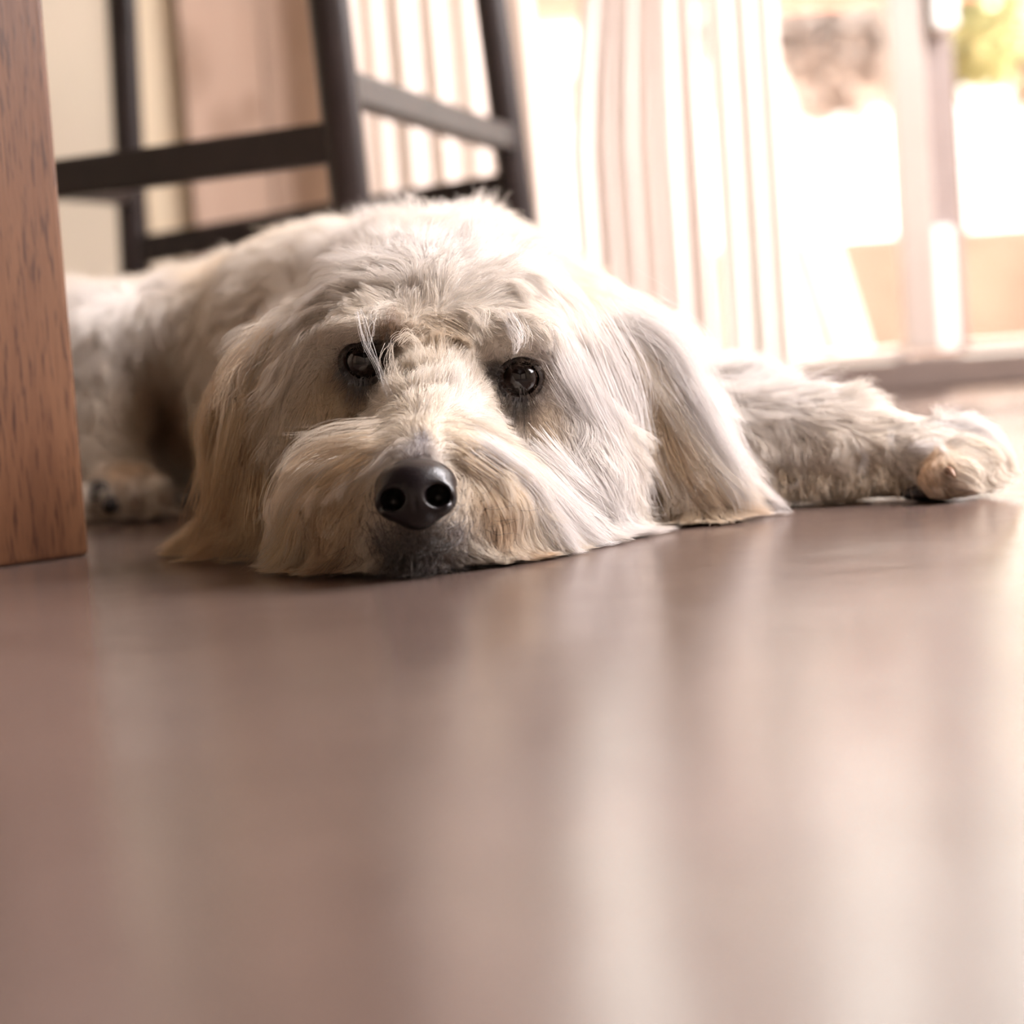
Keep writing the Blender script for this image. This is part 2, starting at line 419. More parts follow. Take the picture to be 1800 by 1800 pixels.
# white garden chair outside: its slanted back leg shows in the pane
la, lb = P(1497, 600, 3.3), P(1402, 300, 3.3)
dvec = (lb - la) / np.linalg.norm(lb - la)
foot = la + dvec * ((-0.06 - la[2]) / dvec[2])
root = tag(empty('garden_chair', tuple(foot)), 'white garden chair outside with a slanted leg, just behind the clear pane', 'chair')
def gpart(name, bm): return from_bm(name, rel(bm, root), MWHITE, root)
topc = foot + dvec * 0.55
gpart('leg', bar_bm(foot, topc, 0.050, 0.03, (1, 0, 0)))
gpart('leg', bar_bm(foot + [0, .5, 0], topc + [0, .5, 0], 0.045, 0.03, (1, 0, 0)))
gpart('leg', bar_bm((topc[0] - .35, topc[1], -0.06), (topc[0] - .35, topc[1], topc[2]), 0.045, 0.03, (1, 0, 0)))
gpart('leg', bar_bm((topc[0] - .35, topc[1] + .5, -0.06), (topc[0] - .35, topc[1] + .5, topc[2]), 0.045, 0.03, (1, 0, 0)))
for k in range(5):
    gpart('slat', box_bm((topc[0] - .4 + k * .085, topc[1] - .02, topc[2]), (topc[0] - .325 + k * .085, topc[1] + .52, topc[2] + .02), .003))
for k in range(5):
    yy = topc[1] + .02 + k * .1
    gpart('back_slat', bar_bm((topc[0] - .40, yy, topc[2]), (topc[0] - .55, yy, topc[2] + .5), 0.07, 0.018, (0, 1, 0)))

# ------------------------------------------------------------------ table with the reddish wooden leg
c0 = FL(158, 976); cl = FL(0, 998)
w = (cl - c0); w[2] = 0; w /= np.linalg.norm(w)            # along the front face, towards the left
bk = np.array([w[1], -w[0], 0]);  bk = bk if bk[1] > 0 else -bk  # away from the camera
top_c = P(76, 0, c0[1])
troot = tag(empty('dining_table', tuple(c0 + w * 0.04 + bk * 0.04)), 'wooden dining table whose reddish brown leg stands at the left edge', 'table')
lean = np.array([(top_c[0] - c0[0]) / (top_c[2]), 0, 1.0])
def table_leg(corner, sgnw, sgnb, ln, H=0.72):
    bm = bmesh.new(); vs = []
    for z in (0.0, H):
        for (a, b_) in ((0, 0), (1, 0), (1, 1), (0, 1)):
            wid = 0.082 if z == 0 else 0.094
            q = np.array(corner) + ln * z + w * sgnw * a * wid + bk * sgnb * b_ * wid
            vs.append(bm.verts.new(q))
    for f in ((3, 2, 1, 0), (4, 5, 6, 7), (0, 1, 5, 4), (1, 2, 6, 5), (2, 3, 7, 6), (3, 0, 4, 7)):
        bm.faces.new([vs[i] for i in f])
    bmesh.ops.recalc_face_normals(bm, faces=bm.faces)
    bmesh.ops.bevel(bm, geom=list(bm.edges), offset=0.0035, segments=3, profile=0.6, affect='EDGES')
    return bm
def tpart(name, bm): return from_bm(name, rel(bm, troot), MTABLE, troot)
tpart('leg', table_leg(c0, 1, 1, lean))
A = c0 + np.array([0, 0, 0])
TW, TL = 0.85, 1.5
straight = np.array([0, 0, 1.0])
tpart('leg', table_leg(c0 + w * TW, -1, 1, straight))
tpart('leg', table_leg(c0 - bk * TL, 1, -1, straight))
tpart('leg', table_leg(c0 + w * TW - bk * TL, -1, -1, straight))
bm = bmesh.new()
q0 = c0 + lean * 0.72
cs = [q0 - w * .04 + bk * .14, q0 + w * (TW + .04) + bk * .14, q0 + w * (TW + .04) - bk * (TL + .05), q0 - w * .04 - bk * (TL + .05)]
vs = [bm.verts.new((q[0], q[1], 0.72)) for q in cs] + [bm.verts.new((q[0], q[1], 0.755)) for q in cs]
for f in ((3, 2, 1, 0), (4, 5, 6, 7), (0, 1, 5, 4), (1, 2, 6, 5), (2, 3, 7, 6), (3, 0, 4, 7)): bm.faces.new([vs[i] for i in f])
bmesh.ops.recalc_face_normals(bm, faces=bm.faces)
bmesh.ops.bevel(bm, geom=list(bm.edges), offset=0.004, segments=2, affect='EDGES')
tpart('tabletop', bm)

# ------------------------------------------------------------------ dark stool
def line_pts(pa, pb, Y, ztop):
    a, b = P(*pa, Y), P(*pb, Y)
    d = (a - b) / (a[2] - b[2])
    return b + d * (0 - b[2]), b + d * (ztop - b[2])
YB, YC, YA = 1.78, 2.22, 2.42
SH = 0.66
fB, tB = line_pts((577, 0), (614, 330), YB, SH)
fC, tC = line_pts((862, 0), (906, 330), YC, SH)
fA, tA = line_pts((214, 0), (230, 330), YA, SH)
fD, tD = fA + fB - fC, tA + tB - tC
fD[2] = 0; tD[2] = SH
sroot = tag(empty('bar_stool', tuple((fA + fB + fC + fD) / 4)), 'black brown wooden stool with splayed legs and stretchers behind the dog', 'stool')
def spart(name, bm, smooth=False): return from_bm(name, rel(bm, sroot), MSTOOL, sroot, smooth)
for f, t in ((fB, tB), (fC, tC), (fA, tA), (fD, tD)):
    spart('leg', bar_bm(f, t, 0.032, 0.032, (1, 0.25, 0), round_=True, w2=0.035), True)
def atpix(f, t, py):
    """the point of a leg line that the photograph shows at row py"""
    best = None
    for k in range(400):
        q = f + (t - f) * k / 399
        e = abs(PX(q)[1] - py)
        if best is None or e < best[0]: best = (e, q)
    return best[1]
b1 = atpix(fB, tB, 249)
zs = b1[2]
d1 = fD + (tD - fD) * ((zs) / SH)
# aim the front stretcher at the pixel seen beside the table leg
tgt = P(105, 316, (YB + fD[1]) / 2)
ax = d1 - b1
def solve_z(b1, d1, px, py):
    best = None
    for dz in np.linspace(-.12, .12, 121):
        q = d1 + np.array([0, 0, dz]); 
        s = np.linspace(0, 1, 60)[:, None]; pts = PX(b1 + (q - b1) * s)
        i = np.argmin(abs(pts[:, 0] - px)); e = abs(pts[i, 1] - py)
        if best is None or e < best[0]: best = (e, q)
    return best[1]
d1 = solve_z(b1, d1, 110, 316)
spart('stretcher', bar_bm(d1, b1, 0.034, 0.022, (0, 0, 1), bevel=0.003))
b2 = atpix(fB, tB, 148); c2 = atpix(fC, tC, 246)
spart('stretcher', bar_bm(b2, c2, 0.027, 0.022, (0, 0, 1), bevel=0.005))
a3 = atpix(fA, tA, 442); c3 = fC + (tC - fC) * (a3[2] / SH)
c3 = solve_z(a3, c3, 470, 402)
spart('stretcher', bar_bm(a3, c3, 0.032, 0.020, (0, 0, 1), bevel=0.003))
a4 = atpix(fA, tA, 338); d4 = fD + (tD - fD) * (a4[2] / SH)
spart('stretcher', bar_bm(a4, d4, 0.028, 0.020, (0, 0, 1), bevel=0.003))
sc = (tA + tB + tC + tD) / 4
bm = bmesh.new()
seatc = [tB, tC, tA, tD]
ring = [sc + (q - sc) * 1.12 for q in seatc]
vs = [bm.verts.new((q[0], q[1], SH - .002)) for q in ring] + [bm.verts.new((q[0], q[1], SH + .035)) for q in ring]
for f in ((3, 2, 1, 0), (4, 5, 6, 7), (0, 1, 5, 4), (1, 2, 6, 5), (2, 3, 7, 6), (3, 0, 4, 7)): bm.faces.new([vs[i] for i in f])
bmesh.ops.recalc_face_normals(bm, faces=bm.faces)
bmesh.ops.bevel(bm, geom=list(bm.edges), offset=0.012, segments=4, affect='EDGES')
spart('seat', bm, True)

# ==================================================================== THE DOG
# ---- a signed distance field of blended ellipsoids and tapered limbs
class Field:
    def __init__(s, lo, hi, h):
        s.h = h; s.lo = np.array(lo, np.float32)
        s.n = np.ceil((np.array(hi) - np.array(lo)) / h).astype(int) + 1
        s.ax = [np.arange(s.n[i], dtype=np.float32) * h + s.lo[i] for i in range(3)]
        s.v = np.full(s.n, 0.08, np.float32)
        s.g = np.zeros(s.n, np.int8)      # which group is nearest
        s.raw = np.full(s.n, 9.0, np.float32)
    def _sub(s, lo, hi):
        a = np.clip(np.floor((np.array(lo) - s.lo) / s.h).astype(int), 0, s.n)
        b = np.clip(np.ceil((np.array(hi) - s.lo) / s.h).astype(int) + 1, 0, s.n)
        sl = tuple(slice(a[i], b[i]) for i in range(3))
        X, Y, Z = np.meshgrid(*[s.ax[i][sl[i]] for i in range(3)], indexing='ij')
        return sl, X, Y, Z
    def _merge(s, sl, d, k, grp, cut=False):
        v = s.v[sl]
        if cut:
            d = -d
            hh = np.clip(0.5 + 0.5 * (d - v) / k, 0, 1)      # smooth max
            s.v[sl] = v * (1 - hh) + d * hh + k * hh * (1 - hh)
            return
        hh = np.clip(0.5 + 0.5 * (v - d) / k, 0, 1)
        s.v[sl] = v * (1 - hh) + d * hh - k * hh * (1 - hh)
        r = s.raw[sl]; m = d < r
        s.raw[sl] = np.where(m, d, r); s.g[sl] = np.where(m, grp, s.g[sl])
    def ell(s, c, r, grp=0, k=0.02, rot=None, cut=False):
        c = np.array(c); r = np.array(r, float); M = r.max() + k + 0.045
        sl, X, Y, Z = s._sub(c - M, c + M)
        q = [X - c[0], Y - c[1], Z - c[2]]
        if rot is not None:
            R = np.array(rot.to_3x3() if isinstance(rot, Matrix) else rot)
            q = [R[0, i] * q[0] + R[1, i] * q[1] + R[2, i] * q[2] for i in range(3)]
        k0 = np.sqrt((q[0] / r[0]) ** 2 + (q[1] / r[1]) ** 2 + (q[2] / r[2]) ** 2) + 1e-6
        k1 = np.sqrt((q[0] / r[0] ** 2) ** 2 + (q[1] / r[1] ** 2) ** 2 + (q[2] / r[2] ** 2) ** 2) + 1e-6
        s._merge(sl, (k0 * (k0 - 1) / k1).astype(np.float32), k, grp, cut)
    def cap(s, a, b, ra, rb, grp=0, k=0.02, flat=(1, 1, 1), cut=False):
        a = np.array(a, float); b = np.array(b, float); M = max(ra, rb) * max(1 / min(flat), 1) + k + 0.045
        sl, X, Y, Z = s._sub(np.minimum(a, b) - M, np.maximum(a, b) + M)
        ab = b - a; L2 = ab @ ab
        t = np.clip(((X - a[0]) * ab[0] + (Y - a[1]) * ab[1] + (Z - a[2]) * ab[2]) / L2, 0, 1)
        rr = ra + (rb - ra) * t
        dx, dy, dz = (X - a[0] - t * ab[0]) / flat[0], (Y - a[1] - t * ab[1]) / flat[1], (Z - a[2] - t * ab[2]) / flat[2]
        d = (np.sqrt(dx * dx + dy * dy + dz * dz) - rr) * min(flat)
        s._merge(sl, d.astype(np.float32), k, grp, cut)
    def floor(s, z0, k=0.006):
        sl = (slice(None),) * 3
        Z = s.ax[2][None, None, :]
        d = np.broadcast_to(z0 - Z, s.v.shape)
        hh = np.clip(0.5 + 0.5 * (d - s.v) / k, 0, 1)
        s.v = (s.v * (1 - hh) + d * hh + k * hh * (1 - hh)).astype(np.float32)
    def mesh(s):
        v = s.v; ins = v < 0
        n = s.n - 1
        acc = np.zeros((*n, 3), np.float32); cnt = np.zeros(tuple(n), np.float32)
        for ax in range(3):
            o1, o2 = [a for a in range(3) if a != ax]
            for d1 in (0, 1):
                for d2 in (0, 1):
                    def cut(off):
                        sl = [None] * 3
                        sl[ax] = slice(off, off + n[ax]); sl[o1] = slice(d1, d1 + n[o1]); sl[o2] = slice(d2, d2 + n[o2])
                        return tuple(sl)
                    a, b = v[cut(0)], v[cut(1)]
                    m = (a < 0) != (b < 0)
                    t = np.where(m, a / np.where(m, a - b, 1), 0)
                    acc[..., ax] += t * m; acc[..., o1] += d1 * m; acc[..., o2] += d2 * m; cnt += m
        act = cnt > 0
        idx = np.full(act.shape, -1, np.int64); idx[act] = np.arange(act.sum())
        ijk = np.argwhere(act)
        verts = (ijk + acc[act] / cnt[act][:, None]) * s.h + s.lo
        quads = []
        for ax in range(3):
            o1, o2 = (ax + 1) % 3, (ax + 2) % 3
            a = np.take(v, range(0, n[ax]), ax) < 0; b = np.take(v, range(1, n[ax] + 1), ax) < 0
            for flip, mm in ((False, a & ~b), (True, ~a & b)):
                e = np.argwhere(mm)
                e = e[(e[:, o1] > 0) & (e[:, o2] > 0) & (e[:, o1] < n[o1]) & (e[:, o2] < n[o2])]
                def at(d1, d2):
                    q = e.copy(); q[:, o1] -= d1; q[:, o2] -= d2
                    return idx[q[:, 0], q[:, 1], q[:, 2]]
                q = np.stack([at(1, 1), at(0, 1), at(0, 0), at(1, 0)], 1)
                quads.append(q[:, ::-1] if flip else q)
        return verts, np.concatenate(quads)
    def prep(s):
        s.gr = np.stack(np.gradient(s.v, s.h), -1)
        s.gr /= np.linalg.norm(s.gr, axis=-1, keepdims=True) + 1e-9
        s.gr = s.gr.astype(np.float32)
    def look(s, p):
        f = (p - s.lo) / s.h
        f = np.clip(f, 0, s.n - 1.001)
        i = f.astype(np.int32); t = (f - i).astype(np.float32)
        d = 0
        for a in (0, 1):
            for b in (0, 1):
                for c in (0, 1):
                    w = (t[:, 0] if a else 1 - t[:, 0]) * (t[:, 1] if b else 1 - t[:, 1]) * (t[:, 2] if c else 1 - t[:, 2])
                    d = d + w * s.v[i[:, 0] + a, i[:, 1] + b, i[:, 2] + c]
        j = np.round(f).astype(np.int32)
        return d, s.gr[j[:, 0], j[:, 1], j[:, 2]]
    def grp(s, p):
        j = np.round(np.clip((p - s.lo) / s.h, 0, s.n - 1)).astype(int)
        return s.g[j[:, 0], j[:, 1], j[:, 2]]

def mesh_from(name, verts, quads):
    me = bpy.data.meshes.new(name)
    me.from_pydata(verts.tolist(), [], quads.tolist())
    me.update()
    me.polygons.foreach_set('use_smooth', [True] * len(me.polygons))
    return me

HEAD, EARL, EARR, BODY, THIGH, LEG, MUZ = 0, 1, 2, 3, 4, 5, 6
F = Field((-0.72, 0.93, -0.01), (0.36, 2.08, 0.235), 0.0036)
# trunk, from the shoulders back and to the left
s0, s1, s2 = P(800, 520, 1.42), P(560, 540, 1.57), P(330, 590, 1.77)
F.cap((s0[0], s0[1], 0.108), (s1[0], s1[1], 0.104), 0.085, 0.088, BODY, 0.03)
F.cap((s1[0], s1[1], 0.104), (s2[0], s2[1], 0.100), 0.088, 0.082, BODY, 0.03)
F.ell((s2[0] - .05, s2[1] + .02, 0.085), (0.1, 0.1, 0.085), BODY, 0.03)
# neck and shoulders
nk = P(800, 600, 1.28)
F.cap((nk[0], nk[1], 0.085), (s0[0], s0[1], 0.10), 0.062, 0.078, BODY, 0.03)
sh = P(1010, 640, 1.40); F.ell((sh[0], sh[1], 0.075), (0.065, 0.075, 0.07), BODY, 0.03)
sh = P(560, 640, 1.42); F.ell((sh[0], sh[1], 0.07), (0.06, 0.07, 0.065), BODY, 0.03)
# tail
F.cap((s2[0] - .12, s2[1] + .0, 0.06), (s2[0] - .23, s2[1] - .02, 0.03), 0.022, 0.015, BODY, 0.02)
# folded hind leg at the left: thigh, shank, paw
t0, t1 = P(150, 590, 1.66), P(300, 570, 1.60)
F.ell((t0[0], t0[1], 0.115), (0.085, 0.07, 0.058), THIGH, 0.02)
F.ell((t1[0], t1[1], 0.126), (0.042, 0.055, 0.042), THIGH, 0.025)
k0, k1 = P(190, 640, 1.585), P(172, 800, 1.56)
F.cap(k0, k1, 0.040, 0.024, THIGH, 0.02)
F.cap(k1, P(225, 868, 1.535), 0.024, 0.017, THIGH, 0.012)
pw = P(222, 862, 1.53)
F.ell(pw, (0.026, 0.03, 0.017), THIGH, 0.01)
for dx in (-0.026, -0.008, 0.010, 0.026):
    F.ell(pw + [dx, -0.024, -0.002], (0.0095, 0.014, 0.012), THIGH, 0.005)
# outstretched front leg at the right
a0, a1, a2, a3 = P(1090, 700, 1.37), P(1290, 780, 1.30), P(1470, 798, 1.27), P(1620, 818, 1.25)
a1[2] = .040; a2[2] = .031; a3[2] = .022
F.cap(a0, a1, 0.052, 0.037, LEG, 0.02)
F.cap(a1, a2, 0.037, 0.030, LEG, 0.015)
F.cap(a2, a3, 0.030, 0.020, LEG, 0.01)
F.ell(P(1635, 806, 1.245), (0.024, 0.026, 0.018), LEG, 0.01)
for q in ((1695, 785, 1.262, .0155), (1705, 805, 1.243, .0155), (1692, 822, 1.225, .0145), (1668, 838, 1.212, .0125)):
    F.ell(P(*q[:3]), (q[3] * 1.35, q[3] * .95, q[3]), LEG, 0.0045)
# skull
F.ell(P(775, 585, 1.185), (0.076, 0.072, 0.046), HEAD, 0.02)
F.ell(P(775, 680, 1.185), (0.074, 0.065, 0.045), HEAD, 0.02)
F.ell(P(655, 575, 1.120), (0.024, 0.016, 0.010), HEAD, 0.015)      # brows
F.ell(P(905, 590, 1.122), (0.024, 0.015, 0.010), HEAD, 0.015)
# cheeks and jaw
F.ell(P(590, 760, 1.160), (0.036, 0.045, 0.052), HEAD, 0.03)
F.ell(P(945, 775, 1.160), (0.040, 0.045, 0.052), HEAD, 0.03)
F.ell(P(1000, 860, 1.165), (0.032, 0.045, 0.034), HEAD, 0.03)
F.cap(P(775, 790, 1.18), P(750, 880, 1.07), 0.052, 0.030, HEAD, 0.02)
# bridge and muzzle
F.cap(P(765, 700, 1.115), P(742, 822, 1.040), 0.026, 0.0165, MUZ, 0.018)
F.cap(P(755, 830, 1.09), P(737, 890, 1.036), 0.034, 0.024, MUZ, 0.016)
F.ell(P(640, 890, 1.072), (0.030, 0.030, 0.028), MUZ, 0.02)
F.ell(P(575, 920, 1.105), (0.026, 0.030, 0.022), MUZ, 0.02)
F.ell(P(835, 890, 1.070), (0.029, 0.032, 0.027), MUZ, 0.02)
F.ell(P(900, 905, 1.100), (0.024, 0.032, 0.024), MUZ, 0.02)
F.ell(P(735, 950, 1.045), (0.026, 0.022, 0.014), MUZ, 0.012)
# eye sockets
def on_face(px, py, sink):
    r = ray(px, py); r = r / np.linalg.norm(r)
    t = np.linspace(0.98, 1.25, 500); pts = CAMP + r * t[:, None]
    ii = np.round((pts - F.lo) / F.h).astype(int)
    d = F.v[ii[:, 0], ii[:, 1], ii[:, 2]]
    return pts[np.argmax(d < 0)] + r * sink
EYL, EYR = on_face(641, 637, 0.0075), on_face(913, 666, 0.0075)
for e in (EYL, EYR):
    F.ell(e + [0, -0.006, 0], (0.0120, 0.016, 0.0112), HEAD, 0.005, cut=True)
# ears: flaps that hang down beside the cheeks
F.cap(P(520, 590, 1.190), P(462, 690, 1.185), 0.013, 0.018, EARL, 0.008, flat=(1, .7, 1))
F.cap(P(462, 690, 1.185), P(438, 830, 1.185), 0.018, 0.019, EARL, 0.008, flat=(1, .7, 1))
F.cap(P(438, 830, 1.185), P(440, 900, 1.180), 0.019, 0.010, EARL, 0.008, flat=(1, .7, 1))
F.cap(P(1085, 590, 1.215), P(1150, 655, 1.215), 0.012, 0.016, EARR, 0.006, flat=(1, .7, 1))
F.cap(P(1150, 655, 1.215), P(1205, 775, 1.205), 0.016, 0.020, EARR, 0.006, flat=(1, .7, 1))
F.cap(P(1205, 775, 1.205), P(1228, 868, 1.195), 0.020, 0.019, EARR, 0.006, flat=(1, .7, 1))
F.floor(-0.0012, 0.003)
F.prep()

def skin_mat():
    m = mat('cream_undercoat', (0.70, 0.60, 0.50), 0.9, spec=0.1)
    nt = m.node_tree; b = nt.nodes['Principled BSDF']
    at = node(nt, 'ShaderNodeAttribute'); at.attribute_name = 'coat'
    nt.links.new(at.outputs['Color'], b.inputs['Base Color'])
    return m
verts, quads = F.mesh()
body = mesh_from('body', verts, quads)
dog = tag(empty('dog', (P(775, 680, 1.2)[0], 1.25, 0)), 'shaggy cream white dog lying flat with its chin on the floor', 'dog')
DLOC = np.array(dog.location)
body.transform(Matrix.Translation(-dog.location))
bo = link('body', body, skin_mat(), dog)
bvh = BVHTree.FromPolygons(verts.tolist(), quads.tolist())

def hit(px, py, Y=None, grp=None):
    """where the line of sight of a pixel meets the dog (or the nearest skin to it at distance Y)"""
    r = ray(px, py)
    if Y is None:
        loc, nrm, i, d = bvh.ray_cast(Vector(CAMP), Vector(r).normalized())
        if loc is not None: return np.array(loc)
        Y = 1.2
    loc, nrm, i, d = bvh.find_nearest(Vector(P(px, py, Y)))
    return np.array(loc)

# ---- combing guides, read from the photograph: group, px, py, dx, dy, length (cm), lift, [Y]
G = [
 # crown and forehead
 (HEAD, 520, 500, -.7, -.3, 2.6, .9, 1.20), (HEAD, 600, 450, -.5, -.7, 2.8, 1.0, 1.18), (HEAD, 700, 430, -.25, -.9, 2.9, 1.0, 1.18),
 (HEAD, 800, 420, .1, -.9, 2.9, 1.0, 1.18), (HEAD, 900, 440, .4, -.7, 2.8, .9, 1.18), (HEAD, 1000, 500, .8, -.2, 2.6, .8, 1.2), (HEAD, 1060, 560, .8, .4, 2.8, .6, 1.2),
 (HEAD, 560, 540, -.8, .1, 2.8, .8), (HEAD, 660, 520, -.4, -.3, 2.6, 1.0), (HEAD, 760, 510, .05, -.5, 2.6, 1.1), (HEAD, 860, 520, .35, -.2, 2.6, .9), (HEAD, 950, 560, .7, .4, 2.6, .6),
 (HEAD, 600, 570, -.8, .5, 2.2, .6), (HEAD, 680, 560, -.3, .35, 1.6, .8), (HEAD, 760, 570, .1, .1, 1.7, .8), (HEAD, 830, 575, .25, .5, 2.0, .7), (HEAD, 900, 595, .4, .55, 1.8, .6), (HEAD, 985, 620, .45, .8, 3.0, .3),
 # around the eyes (short)
 (HEAD, 700, 580, .3, -.7, 1.2, .5), (HEAD, 690, 640, .3, .2, .9, .4), (HEAD, 600, 620, -.6, .5, 1.0, .3), (HEAD, 610, 690, -.4, .9, 1.0, .25), (HEAD, 655, 700, -.2, .9, .9, .3),
 (HEAD, 860, 650, -.8, .1, .8, .25), (HEAD, 960, 655, .6, .5, 1.0, .25), (HEAD, 900, 720, .2, .9, 1.1, .2), (HEAD, 950, 720, .35, .9, 1.4, .2), (HEAD, 870, 620, -.2, .5, 1.0, .4),
 # cheeks
 (HEAD, 500, 620, -.6, .8, 3.6, .3), (HEAD, 540, 680, -.3, .9, 3.0, .3), (HEAD, 490, 720, -.25, 1, 3.4, .3), (HEAD, 530, 780, -.1, 1, 3.0, .3), (HEAD, 570, 740, -.3, .9, 2.0, .25), (HEAD, 500, 860, -.1, 1, 3.4, .3), (HEAD, 560, 850, -.25, 1, 3.0, .3),
 (HEAD, 1000, 700, .25, 1, 3.6, .2), (HEAD, 1040, 760, .4, .9, 4.0, .25), (HEAD, 1060, 640, .45, .9, 3.6, .3), (HEAD, 980, 780, .3, .95, 3.2, .2), (HEAD, 1080, 850, .6, .8, 3.6, .3), (HEAD, 1000, 860, .6, .8, 3.6, .25),
 (HEAD, 940, 850, .55, .8, 3.4, .25), (HEAD, 960, 920, .5, .8, 2.8, .3), (HEAD, 1040, 910, .75, .55, 3.4, .3), (HEAD, 540, 930, -.1, 1, 2.8, .3), (HEAD, 490, 940, -.25, .9, 2.8, .35),
 # bridge: hair fans out from just above the nose
 (MUZ, 745, 760, .0, -1, 1.0, .5), (MUZ, 740, 700, -.1, -1, 2.0, .6), (MUZ, 700, 690, -.45, -.8, 2.2, .5), (MUZ, 790, 690, .4, -.8, 2.2, .5), (MUZ, 760, 650, .1, -1, 2.0, .7),
 (HEAD, 745, 640, -.1, -1, 2.0, .8), (HEAD, 800, 650, .4, -.7, 1.8, .6), (HEAD, 715, 650, -.15, -.8, 1.8, .6), (HEAD, 830, 700, .8, -.3, 1.8, .3), (HEAD, 680, 720, -.8, -.1, 2.0, .4),
 (MUZ, 680, 750, -.85, -.2, 2.6, .4), (MUZ, 820, 740, .85, -.1, 2.4, .35), (MUZ, 700, 790, -.9, .2, 2.6, .3), (MUZ, 800, 780, .9, .25, 2.6, .25), (HEAD, 870, 780, .8, .6, 2.8, .2), (HEAD, 620, 780, -.85, .4, 2.8, .3),
 (MUZ, 740, 795, .0, -.6, .4, .4), (MUZ, 660, 820, -.9, .4, 2.8, .3), (MUZ, 830, 820, .8, .6, 2.8, .2), (HEAD, 600, 840, -.6, .8, 2.8, .3),
 # lips and beard
 (MUZ, 620, 870, -.6, .8, 2.6, .3), (MUZ, 600, 930, -.25, 1, 2.4, .3), (MUZ, 650, 900, -.35, .9, 1.6, .3), (MUZ, 660, 960, -.1, 1, 1.3, .35), (MUZ, 730, 955, .0, 1, .8, .5), (MUZ, 700, 945, -.15, 1, .7, .5), (MUZ, 780, 945, .2, 1, .8, .5),
 (MUZ, 735, 990, .0, .8, .7, .5), (MUZ, 830, 880, .5, .85, 2.0, .25), (MUZ, 880, 880, .55, .85, 2.4, .25), (MUZ, 870, 940, .2, 1, 1.8, .3), (MUZ, 910, 930, .25, 1, 2.2, .3), (MUZ, 820, 950, .2, 1, 1.2, .35), (MUZ, 790, 990, .2, .9, .8, .4),
 # left ear
 (EARL, 500, 580, -.6, .7, 4.5, .4), (EARL, 460, 630, -.45, .9, 6.0, .4), (EARL, 430, 700, -.25, 1, 6.5, .3), (EARL, 400, 760, -.05, 1, 6.5, .3), (EARL, 400, 820, .15, 1, 5.5, .25), (EARL, 440, 800, .0, 1, 5.5, .25), (EARL, 470, 760, .1, 1, 5, .25),
 (EARL, 410, 880, -.35, .9, 5.5, .2), (EARL, 350, 940, -.8, .55, 5.5, .1, 1.19), (EARL, 440, 890, -.4, .9, 5.0, .2), (EARL, 470, 900, -.1, 1, 4.0, .25), (EARL, 400, 930, -.75, .6, 5.0, .1, 1.19),
 # right ear
 (EARR, 1090, 560, .7, .5, 3.5, .5), (EARR, 1140, 610, .6, .8, 4.5, .4), (EARR, 1190, 690, .45, .9, 5.5, .3), (EARR, 1225, 760, .5, .9, 5.5, .25), (EARR, 1270, 830, .35, .95, 4.0, .25), (EARR, 1280, 890, .3, .9, 2.6, .3),
 (EARR, 1120, 660, .15, 1, 4.5, .3), (EARR, 1150, 740, .15, 1, 5.0, .25), (EARR, 1170, 820, .15, 1, 4.0, .25), (EARR, 1210, 850, .35, .9, 3.6, .25), (EARR, 1200, 900, .6, .5, 2.4, .3), (EARR, 1150, 890, .2, 1, 2.4, .3),
 # trunk
 (BODY, 850, 360, .2, -.6, 2.4, .8, 1.42), (BODY, 700, 350, -.3, -.6, 2.6, .8, 1.45), (BODY, 950, 400, .7, -.1, 2.4, .6, 1.42), (BODY, 1040, 520, .7, .6, 2.6, .5, 1.38), (BODY, 560, 370, -.6, -.4, 2.6, .8, 1.6),
 (BODY, 400, 430, -.7, -.2, 2.4, .7, 1.75), (BODY, 300, 460, -.7, 0, 2.4, .7, 1.85), (BODY, 450, 500, -.3, .8, 2.8, .5, 1.6), (BODY, 400, 620, -.1, 1, 3.2, .4, 1.6), (BODY, 350, 760, 0, 1, 3.2, .4, 1.7), (BODY, 1080, 700, .6, .7, 3, .4, 1.33),
 # hind leg
 (THIGH, 150, 480, -.3, -.5, 2.2, .8, 1.62), (THIGH, 280, 490, .4, -.3, 2.4, .7, 1.6), (THIGH, 350, 560, .5, .7, 2.8, .5, 1.58), (THIGH, 200, 580, -.1, .8, 2.6, .5, 1.58), (THIGH, 150, 700, .1, 1, 2.6, .4, 1.56), (THIGH, 260, 660, .1, 1, 1.8, .3, 1.56),
 (THIGH, 190, 790, .4, .8, 2.0, .5, 1.55), (THIGH, 230, 850, .4, .9, 2.0, .5, 1.52), (THIGH, 180, 860, -.1, 1, 1.0, .4, 1.52),
 # front leg
 (LEG, 1180, 670, .6, -.3, 2.4, .6, 1.35), (LEG, 1260, 680, .7, -.4, 2.6, .8, 1.31), (LEG, 1350, 690, .75, -.5, 2.8, .9, 1.29), (LEG, 1450, 700, .85, -.4, 2.6, .9, 1.27), (LEG, 1540, 730, .95, -.2, 2.0, .6, 1.25), (LEG, 1640, 760, 1, -.05, 1.8, .4, 1.25), (LEG, 1710, 770, .9, .3, 1.6, .4, 1.25),
 (LEG, 1260, 800, .2, 1, 3.2, .4), (LEG, 1350, 800, .3, .95, 3.0, .4), (LEG, 1430, 790, .4, .8, 2.6, .5), (LEG, 1500, 790, .8, .5, 2.0, .5), (LEG, 1350, 740, .5, .4, 2.8, .6), (LEG, 1450, 750, .8, .2, 2.6, .6),
 (LEG, 1500, 840, .8, .5, 1.6, .4), (LEG, 1590, 800, .9, .2, 1.4, .4), (LEG, 1600, 850, .8, .5, 1.5, .3), (LEG, 1700, 810, .8, .6, 1.5, .3), (LEG, 1680, 840, .7, .6, 1.2, .3),
]
